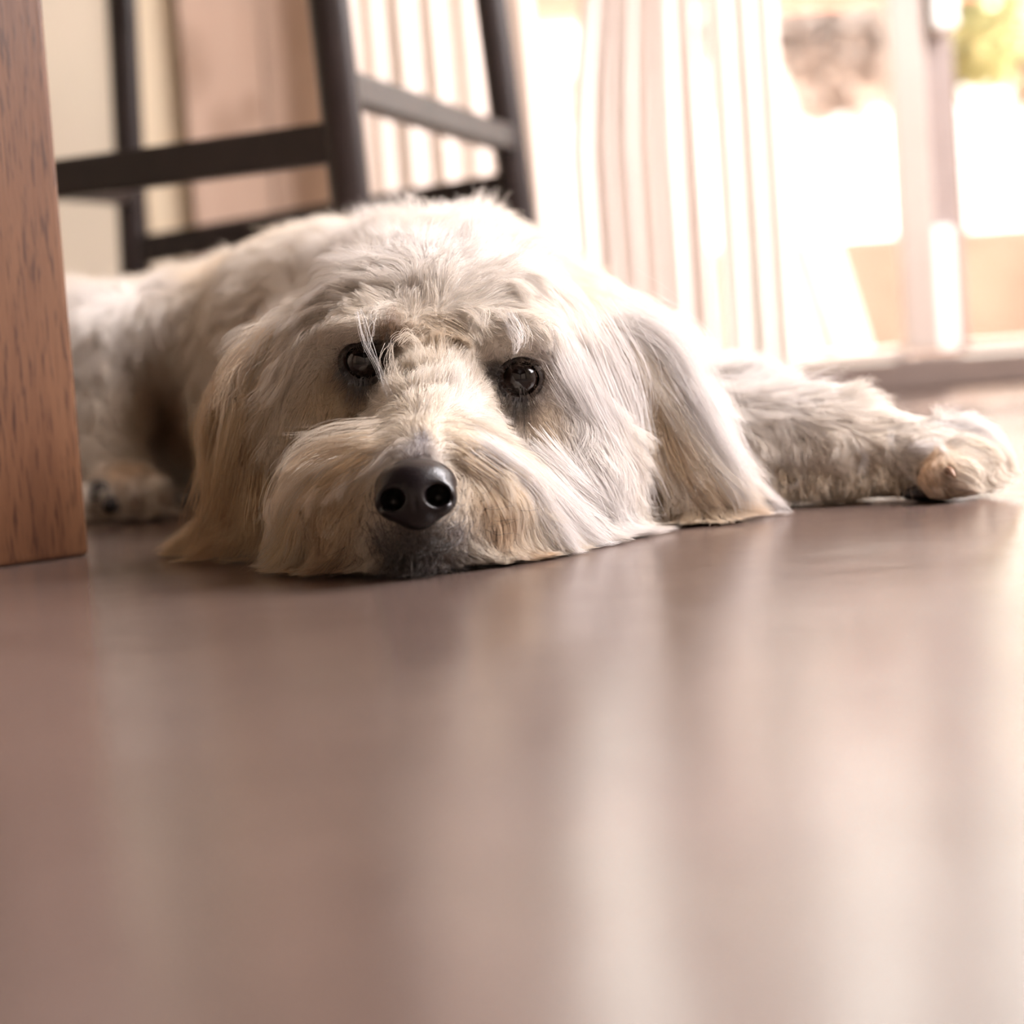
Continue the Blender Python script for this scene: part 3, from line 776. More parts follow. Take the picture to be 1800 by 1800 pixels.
gpos = []; gdir = []; ggrp = []; glen = []; glift = []
for g in G:
    grp, px, py, dx, dy, ln, lift = g[:7]
    p = hit(px, py, g[7] if len(g) > 7 else None)
    v = RC * dx - UC * dy
    gpos.append(p); gdir.append(v); ggrp.append(grp); glen.append(ln * 0.01); glift.append(lift)
gpos = np.array(gpos, np.float32); gdir = np.array(gdir, np.float32); ggrp = np.array(ggrp); glen = np.array(glen, np.float32); glift = np.array(glift, np.float32)
NEAR = {HEAD: (HEAD, MUZ), MUZ: (MUZ, HEAD), EARL: (EARL,), EARR: (EARR,), BODY: (BODY,), THIGH: (THIGH,), LEG: (LEG,)}
def guides(p, grp):
    """interpolated combing direction, length and lift at points p of one group"""
    m = np.isin(ggrp, NEAR[grp])
    gp, gd = gpos[m], gdir[m]
    out = np.zeros((len(p), 5), np.float32)
    val = np.concatenate([gd, glen[m][:, None], glift[m][:, None]], 1)
    for i in range(0, len(p), 40000):
        q = p[i:i + 40000]
        d2 = ((q ** 2).sum(1)[:, None] + (gp ** 2).sum(1)[None] - 2 * q @ gp.T)
        w = 1 / (np.maximum(d2, 0) + 0.00006) ** 2
        out[i:i + 40000] = (w @ val) / w.sum(1, keepdims=True)
    return out

# ---- coat colours, with lit tops and warm left shade put in: base cream plus patches (px, py, radius px, colour, strength, Y)
CREAM = np.array((0.86, 0.77, 0.66)); WHITE = np.array((0.88, 0.835, 0.81)); TAN = np.array((0.74, 0.47, 0.24)); APR = np.array((0.72, 0.47, 0.25))
DARK = np.array((0.045, 0.030, 0.025)); GREY = np.array((0.30, 0.27, 0.29)); BUFF = np.array((0.83, 0.65, 0.44)); BROWN = np.array((0.30, 0.18, 0.10))
PATCH = [
 (780, 470, 230, WHITE, .9, 1.18), (1010, 650, 120, WHITE, .9, None), (1050, 820, 110, WHITE, .9, None), (1060, 930, 90, WHITE, .9, None), (820, 720, 60, WHITE, .6, None), (930, 800, 70, WHITE, .6, None),
 (700, 350, 250, WHITE, .7, 1.45), (200, 520, 160, WHITE, .8, 1.6), (1300, 680, 260, WHITE, .95, 1.3), (1640, 760, 120, WHITE, .7, 1.25), (1200, 690, 70, WHITE, .9, None), (1250, 800, 60, WHITE, .7, None),  # back, leg tops and ear whitened where light falls on them
 (400, 800, 140, TAN, .75, None), (440, 680, 100, BUFF, 1, None), (380, 900, 90, BUFF, .6, None), (470, 620, 60, BUFF, .6, None),  # tan ear, warmed further for the shaded left side
 (570, 900, 70, APR, .50, None), (620, 860, 60, BUFF, .8, None), (600, 960, 50, APR, .6, None), (520, 950, 60, BUFF, .7, None), (560, 720, 60, BUFF, .6, None),
 (880, 900, 42, APR, .42, None), (915, 950, 32, APR, .75, None), (850, 870, 40, BUFF, .6, None), (760, 600, 60, BUFF, .45, None), (600, 700, 45, BUFF, .7, None), (955, 740, 40, BUFF, .55, None),
 (1180, 850, 80, BUFF, .75, None), (1120, 720, 40, BROWN, .5, None), (1130, 830, 30, TAN, .6, None), (1270, 860, 35, APR, .35, None),  # brown beside the ear paints the dark gap to the cheek
 (1330, 820, 110, BUFF, .2, None), (1500, 840, 90, BUFF, .25, None), (1620, 830, 40, TAN, .7, None), (1660, 860, 28, BROWN, .9, None),
 (450, 520, 120, BUFF, .5, 1.6), (380, 640, 100, TAN, .5, 1.65), (240, 720, 90, BUFF, .6, 1.57), (220, 850, 45, APR, .6, 1.52), (170, 860, 26, DARK, .8, 1.51),
 (645, 640, 52, DARK, 1.0, None), (912, 668, 46, DARK, 1.0, None), (690, 592, 34, BROWN, .85, None), (672, 610, 26, DARK, .7, None), (865, 655, 22, DARK, .85, None), (905, 722, 22, DARK, .45, None), (930, 735, 20, BROWN, .4, None), (622, 692, 24, DARK, .5, None), (640, 715, 24, BROWN, .35, None),
 (958, 660, 26, BROWN, .45, None), (590, 660, 24, BROWN, .45, None),
 (742, 775, 17, GREY, .8, None), (735, 800, 40, GREY, .75, None), (690, 800, 26, GREY, .3, None),
 (735, 960, 52, DARK, .9, None), (700, 985, 45, DARK, .7, None), (790, 985, 50, DARK, .65, None), (880, 982, 26, DARK, .5, None), (640, 985, 40, BROWN, .6, None), (735, 1003, 50, GREY, .4, None),
 (800, 930, 22, GREY, .6, None), (670, 930, 20, GREY, .5, None),
]
ppos = [hit(a[0], a[1], a[5]) for a in PATCH]
prad = [a[2] / FPX * p[1] for a, p in zip(PATCH, ppos)]
def coat_colour(p):
    col = np.tile(CREAM, (len(p), 1)).astype(np.float32)
    for (a, c, r) in zip(PATCH, ppos, prad):
        d2 = ((p - c) ** 2).sum(1)
        w = (a[4] * np.exp(-(d2 / (r * r)) ** 1.4))[:, None]
        col = col * (1 - w) + a[3] * w
    return col
vc = coat_colour(verts.astype(np.float32))
ca = body.attributes.new('coat', 'FLOAT_COLOR', 'POINT')
ca.data.foreach_set('color', np.concatenate([vc * np.where(np.isin(F.grp(verts), [HEAD, MUZ, EARL, EARR]), .74, .92)[:, None], np.ones((len(vc), 1))], 1).astype(np.float32).ravel())  # skin darker than the hair, for shadow depth in the gaps

# ---- roots scattered over the skin
tri = np.concatenate([quads[:, [0, 1, 2]], quads[:, [0, 2, 3]]])
e1 = verts[tri[:, 1]] - verts[tri[:, 0]]; e2 = verts[tri[:, 2]] - verts[tri[:, 0]]
cr = np.cross(e1, e2); ar = np.linalg.norm(cr, axis=1) / 2; tn = cr / (2 * ar[:, None] + 1e-12)
tc_ = verts[tri].mean(1)
tg = F.grp(tc_)
facing = -((tc_ - CAMP) / np.linalg.norm(tc_ - CAMP, axis=1)[:, None] * tn).sum(1)
DENS = {HEAD: 1.2e6, MUZ: 1.6e6, EARL: 1.2e6, EARR: 1.2e6, BODY: 3.0e5, THIGH: 6e5, LEG: 1.3e6}
RAD = {HEAD: .00009, MUZ: .00008, EARL: .00009, EARR: .00009, BODY: .00018, THIGH: .00016, LEG: .00012}
dens = np.array([DENS[k] for k in range(7)])[tg]
dens = dens * np.clip(0.35 + facing * 1.6, 0.12, 1)
dens[tc_[:, 2] < 0.003] = 0
dens[tc_[:, 1] > 1.95] *= .5
# nothing grows on the eyeballs, nor under the nose leather
NOSE = P(731, 868, 1.012)
for c, r in ((EYL, .0150), (EYR, .0150), (NOSE, .0185)):
    dens[np.linalg.norm(tc_ - c, axis=1) < r] = 0

def strands(name, grps, K, label=None, scale=1.0, freq=1.0):
    sel = np.isin(tg, grps)
    w = ar * dens * sel
    N = int(w.sum() * freq)
    idx = rng.choice(len(tri), N, p=w / w.sum())
    u = rng.random((N, 2)); fl = u.sum(1) > 1; u[fl] = 1 - u[fl]
    root = (verts[tri[idx, 0]] + e1[idx] * u[:, :1] + e2[idx] * u[:, 1:]).astype(np.float32)
    g = tg[idx]
    _, n0 = F.look(root)
    n0 = n0.astype(np.float32)
    # slow random waves shared by neighbouring hairs, so that locks form
    def wave(p, f, seed):
        r2 = np.random.default_rng(seed); out = np.zeros((len(p), 3), np.float32)
        for _ in range(5):
            k = r2.normal(size=3) * f; ph = r2.random(3) * 6.28; a = r2.normal(size=3) / 2.2
            out += np.sin((p @ k)[:, None] + ph) * a
        return out.astype(np.float32)
    info = np.zeros((N, 5), np.float32)
    for k in set(g.tolist()): info[g == k] = guides(root[g == k], k)
    L = info[:, 3] * scale * (0.55 + 0.6 * rng.random(N)).astype(np.float32)
    long_ = rng.random(N) < 0.02
    L = np.where(long_, L * 1.25, L).astype(np.float32)
    # short fur close to the eyes and the nose
    for c, r0, mn in ((EYL, .030, .10), (EYR, .030, .10), (NOSE, .028, .22)):
        dd = np.linalg.norm(root - c, axis=1)
        L *= np.clip((dd - r0 * .55) / r0, mn, 1)
    lay = rng.random(N).astype(np.float32)              # 0 = undercoat, 1 = top of the coat
    lift = info[:, 4]
    pts = np.zeros((N, K, 3), np.float32); pts[:, 0] = root - n0 * 0.0008
    p = root.copy()
    wv = wave(root, 110, 3) * 0.30 + wave(root, 320, 4) * 0.22 + rng.normal(size=(N, 3)).astype(np.float32) * 0.13
    nn = n0.copy()
    for s in range(1, K):
        t = s / (K - 1)
        fld = info[:, :3].copy()
        if s > 1 and s % 2 == 0:
            for k in set(g.tolist()):
                m = g == k; info[m, :3] = guides(p[m], k)[:, :3]
            fld = info[:, :3].copy()
        d, gr = F.look(p)
        nn = gr
        dn = (fld * nn).sum(1, keepdims=True)
        fld = fld - nn * dn * 0.85
        fld /= np.linalg.norm(fld, axis=1, keepdims=True) + 1e-6
        v = fld + nn * (lift * (0.35 + 0.9 * lay) * (1 - t) ** 1.2)[:, None] + wv * (0.5 + t) 
        v[:, 2] -= 0.22 * t
        low = np.clip((0.016 - p[:, 2]) / 0.012, 0, 1)[:, None]
        nh = n0 * np.array([[1, 1, 0]], np.float32); nh /= np.linalg.norm(nh, axis=1, keepdims=True) + 1e-3
        v = v * (1 - 0.6 * low) + nh * low * np.where(g == LEG, .15, .9)[:, None] + np.array([[0, 0, 0.1]]) * low
        v /= np.linalg.norm(v, axis=1, keepdims=True) + 1e-6
        p = p + v * (L / (K - 1))[:, None]
        d, gr = F.look(p)
        need = 0.0008 + 0.006 * lay * min(t * 2, 1) * np.clip(L / .03, .15, 1.3)
        push = np.clip(need - d, 0, 0.01)
        p = p + gr * push[:, None]
        # keep the eyes and the nose free, and lie on the floor
        for c, r in ((EYL, .0155), (EYR, .0158), (NOSE, .0200)):
            q = p - c
            if c is not NOSE: q = q + np.array((0, .004, 0), np.float32)
            dd = np.linalg.norm(q, axis=1); m = dd < r
            p[m] += (q[m] / (dd[m][:, None] + 1e-6)) * (r - dd[m])[:, None]
        p[:, 2] = np.maximum(p[:, 2], 0.0006 + 0.003 * lay * (0.4 + t))
        pts[:, s] = p
    # gather the hairs into locks
    from mathutils.kdtree import KDTree
    for frac, power, amt in ((1 / 22, 1.3, 0.70), (1 / 220, 1.8, 0.38)):
        nc = max(8, int(N * frac)); ci = rng.choice(N, nc, replace=False)
        kd = KDTree(nc)
        for j, i in enumerate(ci): kd.insert(root[i], j)
        kd.balance()
        near = np.array([kd.find(r)[1] for r in root.tolist()])
        lead = ci[near]
        tame = np.where(np.isin(g, [LEG, THIGH]), .55, np.where(g == BODY, .7, 1))
        ok = (g == g[lead]) & (np.linalg.norm(root - root[lead], axis=1) < 0.02)
        tt = (np.linspace(0, 1, K) ** power)[None, :, None] * amt * (ok * tame)[:, None, None] * (0.5 + 0.7 * rng.random((N, 1, 1)))
        lp = pts[lead].copy()
        pts = (pts * (1 - tt) + (lp + (root - root[lead])[:, None, :] * 0.12) * tt).astype(np.float32)
    pts[:, :, 2] = np.maximum(pts[:, :, 2], 0.0004)
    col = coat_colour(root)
    lk = np.clip(1 + 0.05 * wave(root, 500, 9)[:, :1], .7, 1.15)
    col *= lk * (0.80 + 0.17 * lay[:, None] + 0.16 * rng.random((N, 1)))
    col += ((rng.random((N, 1)) - .5) * np.array([[.02, .0, -.05]]))
    col = np.clip(col, 0.015, 0.95)
    rad = np.array([RAD[k] for k in range(7)])[g][:, None] * (0.6 + .35 * lay[:, None] + .3 * rng.random((N, 1)) + .9 * (rng.random((N, 1)) < .12)) * (1 - 0.8 * np.linspace(0, 1, K) ** 1.5)[None]
    for lk in LOCKS:
        if lk[0] not in grps: continue
        lp, lc, lr = lock(K, *lk[1:])
        pts = np.concatenate([pts, lp]); col = np.concatenate([col, lc]); rad = np.concatenate([rad, lr])
    N = len(pts)
    cu = bpy.data.hair_curves.new(name)
    cu.add_curves([K] * N)
    cu.position_data.foreach_set('vector', (pts - DLOC).astype(np.float32).ravel())
    ra = cu.attributes.get('radius') or cu.attributes.new('radius', 'FLOAT', 'POINT')
    ra.data.foreach_set('value', rad.astype(np.float32).ravel())
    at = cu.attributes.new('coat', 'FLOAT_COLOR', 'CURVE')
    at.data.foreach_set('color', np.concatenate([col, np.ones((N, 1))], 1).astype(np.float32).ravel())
    cu.materials.append(MHAIR)
    o = bpy.data.objects.new(name, cu); COL.objects.link(o); o.parent = dog
    o['kind'] = 'stuff'
    if label: o['label'] = label
    print(name, N)
    return o

# single locks: group, path (px, py, distance), hairs, spread at root and tip (px), colour, radius
LOCKS = [
 (HEAD, [(628, 545, 1.090), (640, 600, 1.074), (664, 645, 1.066), (690, 700, 1.062)], 9, 4, 7, WHITE, .00008),
 (HEAD, [(655, 550, 1.090), (650, 590, 1.078), (646, 620, 1.070)], 5, 10, 6, WHITE, .00007),
 (HEAD, [(700, 600, 1.085), (718, 588, 1.078), (736, 610, 1.075), (732, 640, 1.07)], 40, 10, 10, CREAM, .00008),
 (HEAD, [(690, 610, 1.085), (682, 640, 1.075), (700, 675, 1.07)], 16, 8, 8, CREAM, .00008),
 (HEAD, [(900, 560, 1.11), (920, 590, 1.095), (912, 615, 1.09)], 60, 22, 10, WHITE, .00008),
 (MUZ, [(735, 925, 1.030), (733, 955, 1.022), (730, 985, 1.025)], 500, 52, 60, DARK, .00009),
 (MUZ, [(738, 935, 1.026), (738, 960, 1.020), (736, 995, 1.024)], 90, 60, 66, GREY * .45 + DARK * .55, .00008),
 (MUZ, [(840, 965, 1.050), (850, 980, 1.048), (860, 992, 1.050)], 260, 50, 55, DARK, .00009),
 (MUZ, [(650, 975, 1.050), (640, 988, 1.048), (630, 998, 1.050)], 200, 40, 45, DARK * .7 + BROWN * .3, .00009),
 (MUZ, [(660, 745, 1.045), (580, 760, 1.050), (505, 765, 1.06)], 20, 14, 10, CREAM, .00009),
 (MUZ, [(660, 770, 1.040), (580, 770, 1.048), (515, 800, 1.058), (490, 840, 1.065)], 60, 20, 6, CREAM, .00009),
 (MUZ, [(650, 790, 1.040), (570, 800, 1.050), (505, 850, 1.060), (483, 910, 1.070), (500, 955, 1.075)], 160, 24, 7, BUFF * .5 + CREAM * .5, .00009),
 (MUZ, [(640, 820, 1.040), (580, 860, 1.048), (540, 930, 1.060), (520, 1000, 1.085)], 420, 26, 26, BUFF, .00009),
 (MUZ, [(620, 860, 1.045), (585, 910, 1.055), (570, 960, 1.062), (588, 1002, 1.068)], 420, 26, 24, BUFF, .00009),
 (MUZ, [(560, 900, 1.075), (520, 950, 1.085), (478, 1002, 1.090)], 300, 24, 22, BUFF, .00009),
 (MUZ, [(530, 960, 1.085), (540, 995, 1.075), (510, 1008, 1.066), (480, 1003, 1.07)], 30, 8, 5, APR, .00009),
 (MUZ, [(820, 800, 1.030), (885, 850, 1.044), (925, 920, 1.055), (918, 978, 1.065)], 420, 22, 10, BUFF * .4 + CREAM * .6, .00009),
 (MUZ, [(840, 790, 1.035), (920, 850, 1.055), (965, 920, 1.065), (985, 975, 1.066)], 420, 26, 26, WHITE, .00009),
 (HEAD, [(960, 800, 1.10), (1040, 870, 1.115), (1138, 938, 1.140)], 420, 36, 12, WHITE, .00009),
 (HEAD, [(950, 850, 1.075), (1010, 905, 1.085), (1075, 950, 1.105)], 420, 36, 22, WHITE, .00009),
 (HEAD, [(940, 880, 1.065), (985, 930, 1.068), (1020, 975, 1.066)], 300, 26, 16, WHITE, .00009),
 (HEAD, [(1000, 640, 1.12), (1060, 760, 1.135), (1110, 860, 1.150), (1128, 915, 1.165)], 400, 48, 26, WHITE, .00009),
 (HEAD, [(1030, 590, 1.15), (1085, 680, 1.155), (1112, 770, 1.165), (1120, 820, 1.17)], 300, 44, 22, WHITE, .00009),
 (HEAD, [(500, 600, 1.17), (470, 700, 1.16), (490, 790, 1.15), (478, 860, 1.15)], 260, 26, 12, CREAM, .00009),
 (EARL, [(480, 590, 1.175), (400, 680, 1.165), (365, 770, 1.165), (400, 860, 1.17)], 500, 22, 18, BUFF, .00009),
 (EARL, [(440, 720, 1.160), (410, 820, 1.155), (390, 900, 1.175), (330, 950, 1.205), (285, 978, 1.232)], 800, 36, 10, BUFF, .00009),
 (EARL, [(450, 760, 1.158), (430, 860, 1.155), (405, 930, 1.175), (350, 968, 1.205)], 600, 30, 18, TAN * .4 + BUFF * .6, .00009),
 (EARL, [(470, 780, 1.158), (460, 880, 1.140), (440, 950, 1.150), (400, 982, 1.17)], 400, 24, 26, BUFF, .00009),
 (EARL, [(478, 800, 1.150), (476, 900, 1.125), (470, 970, 1.130)], 260, 18, 18, BUFF, .00009),
 (EARL, [(400, 680, 1.17), (362, 740, 1.17), (352, 790, 1.17), (362, 830, 1.172)], 60, 10, 6, CREAM, .00008),
 (EARR, [(1085, 555, 1.20), (1172, 606, 1.190), (1240, 720, 1.185), (1302, 855, 1.185)], 600, 40, 26, WHITE, .00009),
 (EARR, [(1200, 680, 1.185), (1260, 780, 1.180), (1305, 860, 1.182), (1310, 905, 1.19)], 400, 36, 20, WHITE, .00009),
 (EARR, [(1120, 620, 1.19), (1175, 720, 1.18), (1225, 800, 1.176), (1290, 860, 1.176)], 260, 26, 20, CREAM, .00009),
 (EARR, [(1150, 700, 1.185), (1160, 800, 1.176), (1200, 870, 1.174), (1215, 918, 1.18)], 200, 16, 22, CREAM, .00009),
 (EARR, [(1285, 800, 1.182), (1330, 850, 1.190), (1388, 907, 1.205)], 110, 14, 8, WHITE, .00008),
 (EARR, [(1280, 850, 1.182), (1320, 885, 1.190), (1365, 905, 1.205)], 90, 16, 10, WHITE, .00008),
 (EARR, [(1150, 660, 1.190), (1165, 760, 1.180), (1190, 850, 1.175), (1240, 905, 1.185)], 400, 18, 24, BUFF, .00009),
 (EARR, [(1170, 700, 1.190), (1200, 800, 1.178), (1250, 870, 1.178), (1275, 915, 1.185)], 400, 20, 20, BUFF * .5 + CREAM * .5, .00009),
 (EARR, [(1120, 620, 1.200), (1128, 700, 1.195), (1120, 770, 1.19)], 120, 12, 10, BROWN, .00008),  # brown hairs painting the shade between cheek and ear
 (LEG, [(1370, 725, 1.262), (1384, 770, 1.250), (1412, 805, 1.245)], 40, 3, 5, WHITE, .00011),
 (LEG, [(1415, 825, 1.245), (1400, 852, 1.240), (1365, 865, 1.245)], 30, 4, 4, WHITE, .00010),
 (LEG, [(1340, 700, 1.28), (1420, 660, 1.275), (1490, 655, 1.275)], 50, 26, 30, WHITE, .00010),
 (LEG, [(1560, 760, 1.245), (1568, 785, 1.235), (1578, 800, 1.232)], 30, 4, 4, WHITE, .00010),
 (LEG, [(1500, 780, 1.245), (1520, 800, 1.235), (1515, 830, 1.232)], 40, 6, 6, WHITE, .00010),
 (LEG, [(1600, 790, 1.225), (1650, 785, 1.212), (1668, 808, 1.210)], 90, 7, 6, WHITE, .00010),
 (LEG, [(1650, 760, 1.24), (1715, 752, 1.235), (1752, 775, 1.236)], 260, 22, 14, WHITE, .00010),
 (LEG, [(1690, 800, 1.225), (1735, 800, 1.222), (1748, 822, 1.225)], 160, 14, 10, CREAM, .00010),
]
for x_ in range(1250, 1600, 14):
    LOCKS.append((LEG, [(x_, 835, 1.262 - (x_ - 1250) * .00009), (x_ + 3, 862, 1.248 - (x_ - 1250) * .00007), (x_ + 9, 882 - (x_ - 1250) * .008, 1.24)], 26, 18, 22, BUFF * .5 + CREAM * .5, .00011))
def around_eye(c, spots):
    """short dark hairs that frame an eye: angle (deg), start and end distance (px), droop, hairs, colour"""
    cx, cy = PX(c[None])[0]; y0 = c[1]
    for an, r0_, r1_, droop, n_, cl_ in spots:
        n_ = int(n_ * .45); r0_ += 4; r1_ -= 3
        ca_, sa_ = math.cos(math.radians(an)), -math.sin(math.radians(an))
        LOCKS.append((HEAD, [(cx + ca_ * r0_, cy + sa_ * r0_ * .85, y0 - .013), (cx + ca_ * (r0_ + r1_) / 2, cy + sa_ * (r0_ + r1_) / 2 * .9 + droop * .4, y0 - .0145), (cx + ca_ * r1_, cy + sa_ * r1_ + droop, y0 - .0135)], n_, 7, 10, cl_, .00008))
DKB = DARK * .75 + BROWN * .25
around_eye(EYL, [(20, 36, 58, 4, 60, DARK), (40, 34, 66, 0, 110, DARK), (52, 36, 84, 0, 120, DKB), (65, 34, 60, 0, 80, DARK), (90, 32, 46, 0, 50, DKB), (120, 34, 50, 4, 40, DKB), (150, 38, 56, 8, 50, DKB),
                 (180, 40, 58, 14, 70, DKB), (205, 38, 60, 14, 90, DARK), (230, 36, 66, 12, 120, DARK), (250, 34, 70, 10, 120, DARK), (270, 34, 64, 8, 100, DARK), (290, 34, 56, 4, 70, DKB), (320, 36, 54, 6, 60, DKB), (350, 38, 56, 4, 60, DKB), (60, 70, 100, -6, 70, BROWN)])
around_eye(EYR, [(0, 38, 52, 8, 50, DKB), (30, 36, 48, 4, 50, DKB), (60, 34, 46, 0, 50, DKB), (90, 34, 46, 2, 50, DKB), (120, 34, 50, 4, 60, DARK), (150, 36, 60, 2, 90, DARK), (170, 38, 70, 2, 110, DARK), (190, 38, 66, 6, 90, DARK),
                 (215, 36, 56, 8, 80, DARK), (240, 34, 62, 10, 90, DKB), (262, 34, 72, 12, 120, DARK), (280, 34, 76, 14, 120, DARK), (300, 34, 66, 12, 90, DKB), (325, 36, 54, 10, 60, DKB)])
def lock(K, path, n, sp0, sp1, col, rad):
    q = np.array([a if a[2] > 0.0015 else b for a, b in ((P(*t), FL(t[0], t[1]) + [0, 0, .001]) for t in path)])
    # a smooth curve through the path
    m = len(q); tt = np.linspace(0, m - 1, K); c = np.zeros((K, 3))
    for j, t in enumerate(tt):
        i = min(int(t), m - 2); u = t - i
        p0, p1, p2, p3 = q[max(i - 1, 0)], q[i], q[i + 1], q[min(i + 2, m - 1)]
        c[j] = 0.5 * (2 * p1 + (p2 - p0) * u + (2 * p0 - 5 * p1 + 4 * p2 - p3) * u * u + (3 * p1 - p0 - 3 * p2 + p3) * u ** 3)
    px2m = c[:, 1].mean() / FPX
    # the hairs stick together in small wisps
    nc = max(9, n // 20); ci = rng.integers(0, nc, n)
    A = rng.normal(size=(nc, 3)) * 0.52; B = rng.normal(size=(nc, 3)) * 0.62
    a = A[ci] + rng.normal(size=(n, 3)) * 0.34; a[:, 1] *= .7
    b = B[ci] + rng.normal(size=(n, 3)) * 0.30
    u = np.linspace(0, 1, K)
    off = (a[:, None] * (sp0 + (sp1 - sp0) * u)[None, :, None] + b[:, None] * (sp1 * u ** 2)[None, :, None] * .9) * px2m
    ph = (rng.random((nc, 1)) * 6.28)[ci] + rng.random((n, 1)) * .6
    off += np.sin(ph + u[None] * (3 + 2 * rng.random((n, 1))))[:, :, None] * ((rng.normal(size=(nc, 1, 3)) * 0.0010)[ci] + rng.normal(size=(n, 1, 3)) * 0.0004)
    cut = (0.70 + 0.3 * rng.random((nc, 1)))[ci] + 0.1 * rng.random((n, 1))       # wisps of unequal length
    cc = np.stack([np.stack([np.interp(u * k, u, c[:, ax]) for ax in range(3)], -1) for k in np.minimum(cut[:, 0], 1)])
    pts = cc + off
    flat = pts.reshape(-1, 3).astype(np.float32)
    for _ in range(2):
        d, gr = F.look(flat)
        need = np.tile(0.001 + 0.004 * np.sin(np.pi * np.minimum(u * .8 + .05, 1)), n) * np.repeat(rng.random(n), K)
        flat = flat + gr * np.clip(need - d, 0, .02)[:, None]
    flat[:, 2] = np.maximum(flat[:, 2], 0.0006 + 0.002 * np.repeat(rng.random(n), K))
    pts = flat.reshape(n, K, 3)
    cl = np.clip(np.array(col)[None] * (0.82 + 0.28 * rng.random((n, 1))), .01, .95)
    rr = rad * (0.7 + .6 * rng.random((n, 1))) * (1 - 0.8 * u ** 1.5)[None]
    return pts.astype(np.float32), cl, rr

def hair_mat():
    m = bpy.data.materials.new('dog_hair'); m.use_nodes = True
    nt = m.node_tree; nt.nodes.clear()
    out = node(nt, 'ShaderNodeOutputMaterial')
    at = node(nt, 'ShaderNodeAttribute'); at.attribute_name = 'coat'
    d = node(nt, 'ShaderNodeBsdfDiffuse'); t = node(nt, 'ShaderNodeBsdfTranslucent')
    h = node(nt, 'ShaderNodeBsdfHair'); h.component = 'Reflection'
    h.inputs['RoughnessU'].default_value = 0.35; h.inputs['RoughnessV'].default_value = 0.6; h.inputs['Offset'].default_value = 0.05
    h.inputs['Color'].default_value = (0.9, 0.88, 0.86, 1)
    m1 = node(nt, 'ShaderNodeMixShader'); m1.inputs[0].default_value = 0.38
    m2 = node(nt, 'ShaderNodeMixShader'); m2.inputs[0].default_value = 0.10
    nt.links.new(at.outputs['Color'], d.inputs[0]); nt.links.new(at.outputs['Color'], t.inputs[0])
    nt.links.new(d.outputs[0], m1.inputs[1]); nt.links.new(t.outputs[0], m1.inputs[2])
    nt.links.new(m1.outputs[0], m2.inputs[1]); nt.links.new(h.outputs[0], m2.inputs[2])
    nt.links.new(m2.outputs[0], out.inputs[0])
    return m
MHAIR = hair_mat()
strands('head_fur', [HEAD, MUZ], 9)
strands('ear_fur', [EARL], 12, 'long tan tinged hair of the left ear')
strands('ear_fur', [EARR], 11, 'long white hair of the right ear')
strands('body_fur', [BODY, THIGH], 7)
strands('leg_fur', [LEG], 9)

# ---- nose leather
NF = Field((-0.026, -0.022, -0.024), (0.026, 0.024, 0.024), 0.0006)
NF.ell((0, 0.004, 0.004), (0.0198, 0.017, 0.0135), 0, 0.004)
NF.ell((0, -0.001, -0.006), (0.0125, 0.013, 0.0115), 0, 0.008)
NF.ell((-0.0115, -0.004, -0.003), (0.0082, 0.0095, 0.0088), 0, 0.004)
NF.ell((0.0115, -0.004, -0.003), (0.0082, 0.0095, 0.0088), 0, 0.004)
for sx in (-1, 1):
    NF.ell((sx * 0.0108, -0.0125, -0.0032), (0.0060, 0.0120, 0.0054), 0, 0.002, cut=True)
    NF.cap((sx * 0.0135, -0.014, -0.0045), (sx * 0.0195, -0.007, -0.0075), 0.0022, 0.0014, 0, 0.0015, cut=True)
NF.cap((0, -0.0165, 0.001), (0, -0.0125, -0.0185), 0.0008, 0.0012, 0, 0.0015, cut=True)
nv, nq = NF.mesh()
rot = Matrix.Rotation(-0.09 + ROLL, 3, 'Y') @ Matrix.Rotation(math.radians(-12), 3, 'X')
nv = nv @ np.array(rot).T + NOSE
nm = mesh_from('nose', nv, nq); nm.transform(Matrix.Translation(-dog.location))
def m_nose(nt, b):
    tc = node(nt, 'ShaderNodeTexCoord'); vo = node(nt, 'ShaderNodeTexVoronoi'); vo.inputs['Scale'].default_value = 900
    bp = node(nt, 'ShaderNodeBump'); bp.inputs['Strength'].default_value = 0.35; bp.inputs['Distance'].default_value = 0.0004
    nt.links.new(tc.outputs['Object'], vo.inputs['Vector']); nt.links.new(vo.outputs['Distance'], bp.inputs['Height']); nt.links.new(bp.outputs[0], b.inputs['Normal'])
MNOSE = mat('nose_leather', (0.008, 0.005, 0.006), 0.34, spec=0.28, coat=0.2, build=m_nose)
no = link('nose', nm, MNOSE, dog); no['label'] = 'moist black nose with two nostrils'

